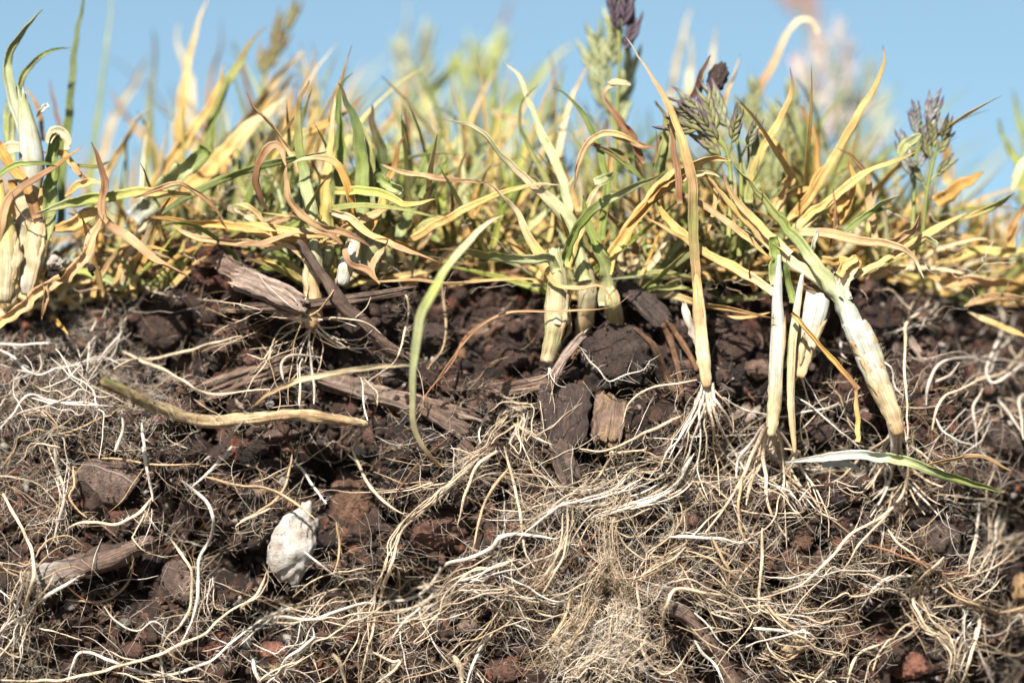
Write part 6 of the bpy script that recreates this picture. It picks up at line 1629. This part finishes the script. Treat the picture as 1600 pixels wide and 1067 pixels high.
def tufts(spots, low=False):
    for px, y in spots:
        y = max(y, float(edge_y(px)) - .05 + rng.uniform(0, .25))
        base = P(np.array(float(px)), np.array(400.0), y)
        x = float(base[0]); z0 = ground_z(x, y)
        top_px = np.interp(px, SKY[:, 0], SKY[:, 1])
        ztip = P(np.array(float(px)), np.array(top_px), y)[2]
        H = max(1.0, ztip - z0)
        greenish = .46 + .45 * math.exp(-((px - 1180) / 190) ** 2) + .4 * math.exp(-((px - 680) / 150) ** 2)
        k = (2 + int(rng.random() < .5)) if rng.random() < greenish else int(rng.random() < .35)
        if px < 200 and k == 2: k = 3
        if low: y = float(edge_y(px)) + rng.uniform(-.12, .35); z0 = ground_z(x, y); H *= .62; k = int(rng.choice(4, p=[.45, .3, .1, .15]))
        far = 'low sprawling' if low else 'nearer' if y < 3.2 else 'blurred' if y < 6 else 'strongly blurred'
        z = zone_top(px)
        e = empty('grass_tuft', (x, y, z0), f'{far} {TONES[k][0]} grass tuft {z}', 'grass tuft', f'{far} {TONES[k][0]} tufts {z}')
        nb = int(rng.integers(18, 25)) if y < 4 else int(rng.integers(12, 17))
        for _ in range(nb):
            L = H * rng.choice([rng.uniform(.4, .8), rng.uniform(.7, 1.2)])
            if y < 2.5: L *= .8
            lean = abs(rng.normal(.1, .42)); hd = rng.normal(0, .8) if (150 < px < 480 and rng.random() < .7) else rng.uniform(0, 2 * math.pi)
            if low: lean = abs(rng.normal(.75, .35)); hd = rng.choice([0, math.pi]) + rng.normal(0, .7)
            path = grow(x + rng.normal(0, .22), y + rng.normal(0, .25), z0, L / max(math.cos(lean), .6), lean, hd, rng.normal(.3, .6), 16)
            over = (path[:, 2].max() - z0) / (H * (1.05 if y > 2.3 else rng.uniform(.65, .9)))
            if over > 1: path = np.array([x, y, z0]) + (path - np.array([x, y, z0])) / over
            c = TONES[k][1]; c0 = c[int(rng.integers(len(c)))]; c1 = c[int(rng.integers(len(c)))]
            tip = 'brown' if rng.random() < .22 else c0
            me = blade_mesh('blade', path, (rng.uniform(.06, .13) if y < 3 else rng.uniform(.07, .17)), np.array(cl(f'{tip} {c0} {c1}')) * rng.uniform(.85, 1.12), 'tip', (rng.uniform(-1.2, 1.2), rng.uniform(-.8, .8)), rng.uniform(.2, .7), seed=rng.uniform(0, 300))
            link('blade', me, M_BLADE, e)
spots = []
for y0, step in ((1.7, 80), (2.4, 64), (3.4, 62), (4.8, 70), (7.0, 95), (10.0, 140)):
    for px in np.arange(-30, 1640, step):
        q = px + rng.uniform(-.4, .4) * step
        if 40 < q < 130 and y0 > 1.8: continue                         # clear sky gap at the left
        if 495 < q < 560 and y0 > 3: continue
        if q > 1470 and y0 > 5: continue
        if rng.random() < (.08 if y0 < 3 else .24): continue
        spots.append((q, y0 + rng.uniform(-.4, .5)))
tufts(spots)
tufts([(q + rng.uniform(-20, 20), 1.0) for q in np.arange(-20, 1630, 58) if not 300 < q < 400], True)

def mat_leaves(n):
    for _ in range(n):
        px = rng.uniform(-40, 1640); y = float(np.clip(edge_y(px) - .2 + rng.gamma(1.8, .7), .4, 5.5))
        if 270 < px < 430 and y < 2.2 and rng.random() < .6: continue
        edge = np.interp(px, EDGE_PX[:, 0], EDGE_PX[:, 1])
        x = float(P(np.array(px), np.array(400.0), y)[0])
        z = ground_z(x, y) + 0.12 + abs(rng.normal(0, .42)) + .05
        L = rng.uniform(.9, 3.0); a = rng.normal(0, .3) + (math.pi if rng.random() < .5 else 0); m = 18
        t = np.linspace(-.5, .5, m)
        yaw = rng.uniform(-.9, .9)
        d = np.array([math.cos(a) * math.cos(yaw), math.sin(yaw) * .8, math.sin(a)])
        path = np.array([x, y, z]) + t[:, None] * d * L
        path[:, 2] += rng.normal(0, .3) * (t * t - .08) * L + .05 * fbm(np.stack([t * 6 + px, t * 0, t * 0], 1), 2, 3)
        path[:, 0] += rng.normal(0, .2) * (t * t) * L
        path[:, 2] = np.maximum(path[:, 2], ground_z(x, y) + .1)
        r = rng.random()
        cols, tone = (('straw pale straw', 'straw-yellow') if r < .33 else ('orange straw orange', 'orange') if r < .62 else ('tan tan brown', 'tan') if r < .82 else ('brown brown dkbrown', 'brown') if r < .94 else ('olive palegreen olive', 'olive'))
        me = blade_mesh('dead_leaf', path, rng.uniform(.07, .17), np.array(cl(cols)) * rng.uniform(.75, 1.1), 'both', (rng.uniform(-1, 1), rng.uniform(-1, 1)), rng.uniform(.2, .9), seed=rng.uniform(0, 300))
        c = path[m // 2]
        me.transform(__import__('mathutils').Matrix.Translation(-Vector(c)))
        zt_ = zone_top(px)
        tag(link('dead_leaf', me, M_BLADE, loc=[float(v) for v in c]), f'{tone} dead leaf lying in the mat {zt_}', 'dead leaf', f'{tone} dead leaves in the mat {zt_}')
mat_leaves(295)

# loose fibres over the mat
def mat_fibres():
    B = Batch()
    for _ in range(260):
        px = rng.uniform(-20, 1620); y = rng.uniform(.2, 1.6)
        py = np.interp(px, EDGE_PX[:, 0], EDGE_PX[:, 1]) + rng.uniform(-110, 40)
        p0 = P(np.array(px), np.array(py), y); n = 12; t = np.linspace(0, 1, n)
        L = rng.uniform(.2, 1.1); a = rng.uniform(-math.pi, math.pi)
        q = p0 + np.outer(t, [math.cos(a), rng.uniform(-.3, .3), math.sin(a) * .6]) * L
        q = q + .12 * L * np.stack([fbm(np.stack([t * 4 + px + k * 9, t * 0, t * 0], 1), 2, k) for k in range(3)], 1)
        V, F = tube(q, rng.uniform(.003, .009) * np.interp(t, [0, .5, 1], [.6, 1, .4]), 3)
        B.add(V, F, [W, K, T_, B_][int(rng.integers(4))])
    tag(link('dry_fibres', B.mesh('dry_fibres'), M_ROOT), 'loose hair-thin dry fibres caught in the dead leaf mat', 'fibres', kind='stuff')
mat_fibres()

# ------------------------------------------------------------------ look-alikes: say which one, counted from the left
def ordinals():
    groups = {}
    for o in sc.objects:
        if o.parent is None and o.get('label') and o.get('group'): groups.setdefault(o['label'], []).append(o)
    words = ['leftmost', 'second from the left', 'third from the left', 'fourth from the left', 'fifth from the left', 'sixth from the left']
    for lab, obs in groups.items():
        if not 2 <= len(obs) <= 6: continue
        obs.sort(key=lambda o: o.location.x)
        for k, o in enumerate(obs):
            o['label'] = lab + ', ' + ('rightmost' if k == len(obs) - 1 else words[k])
ordinals()
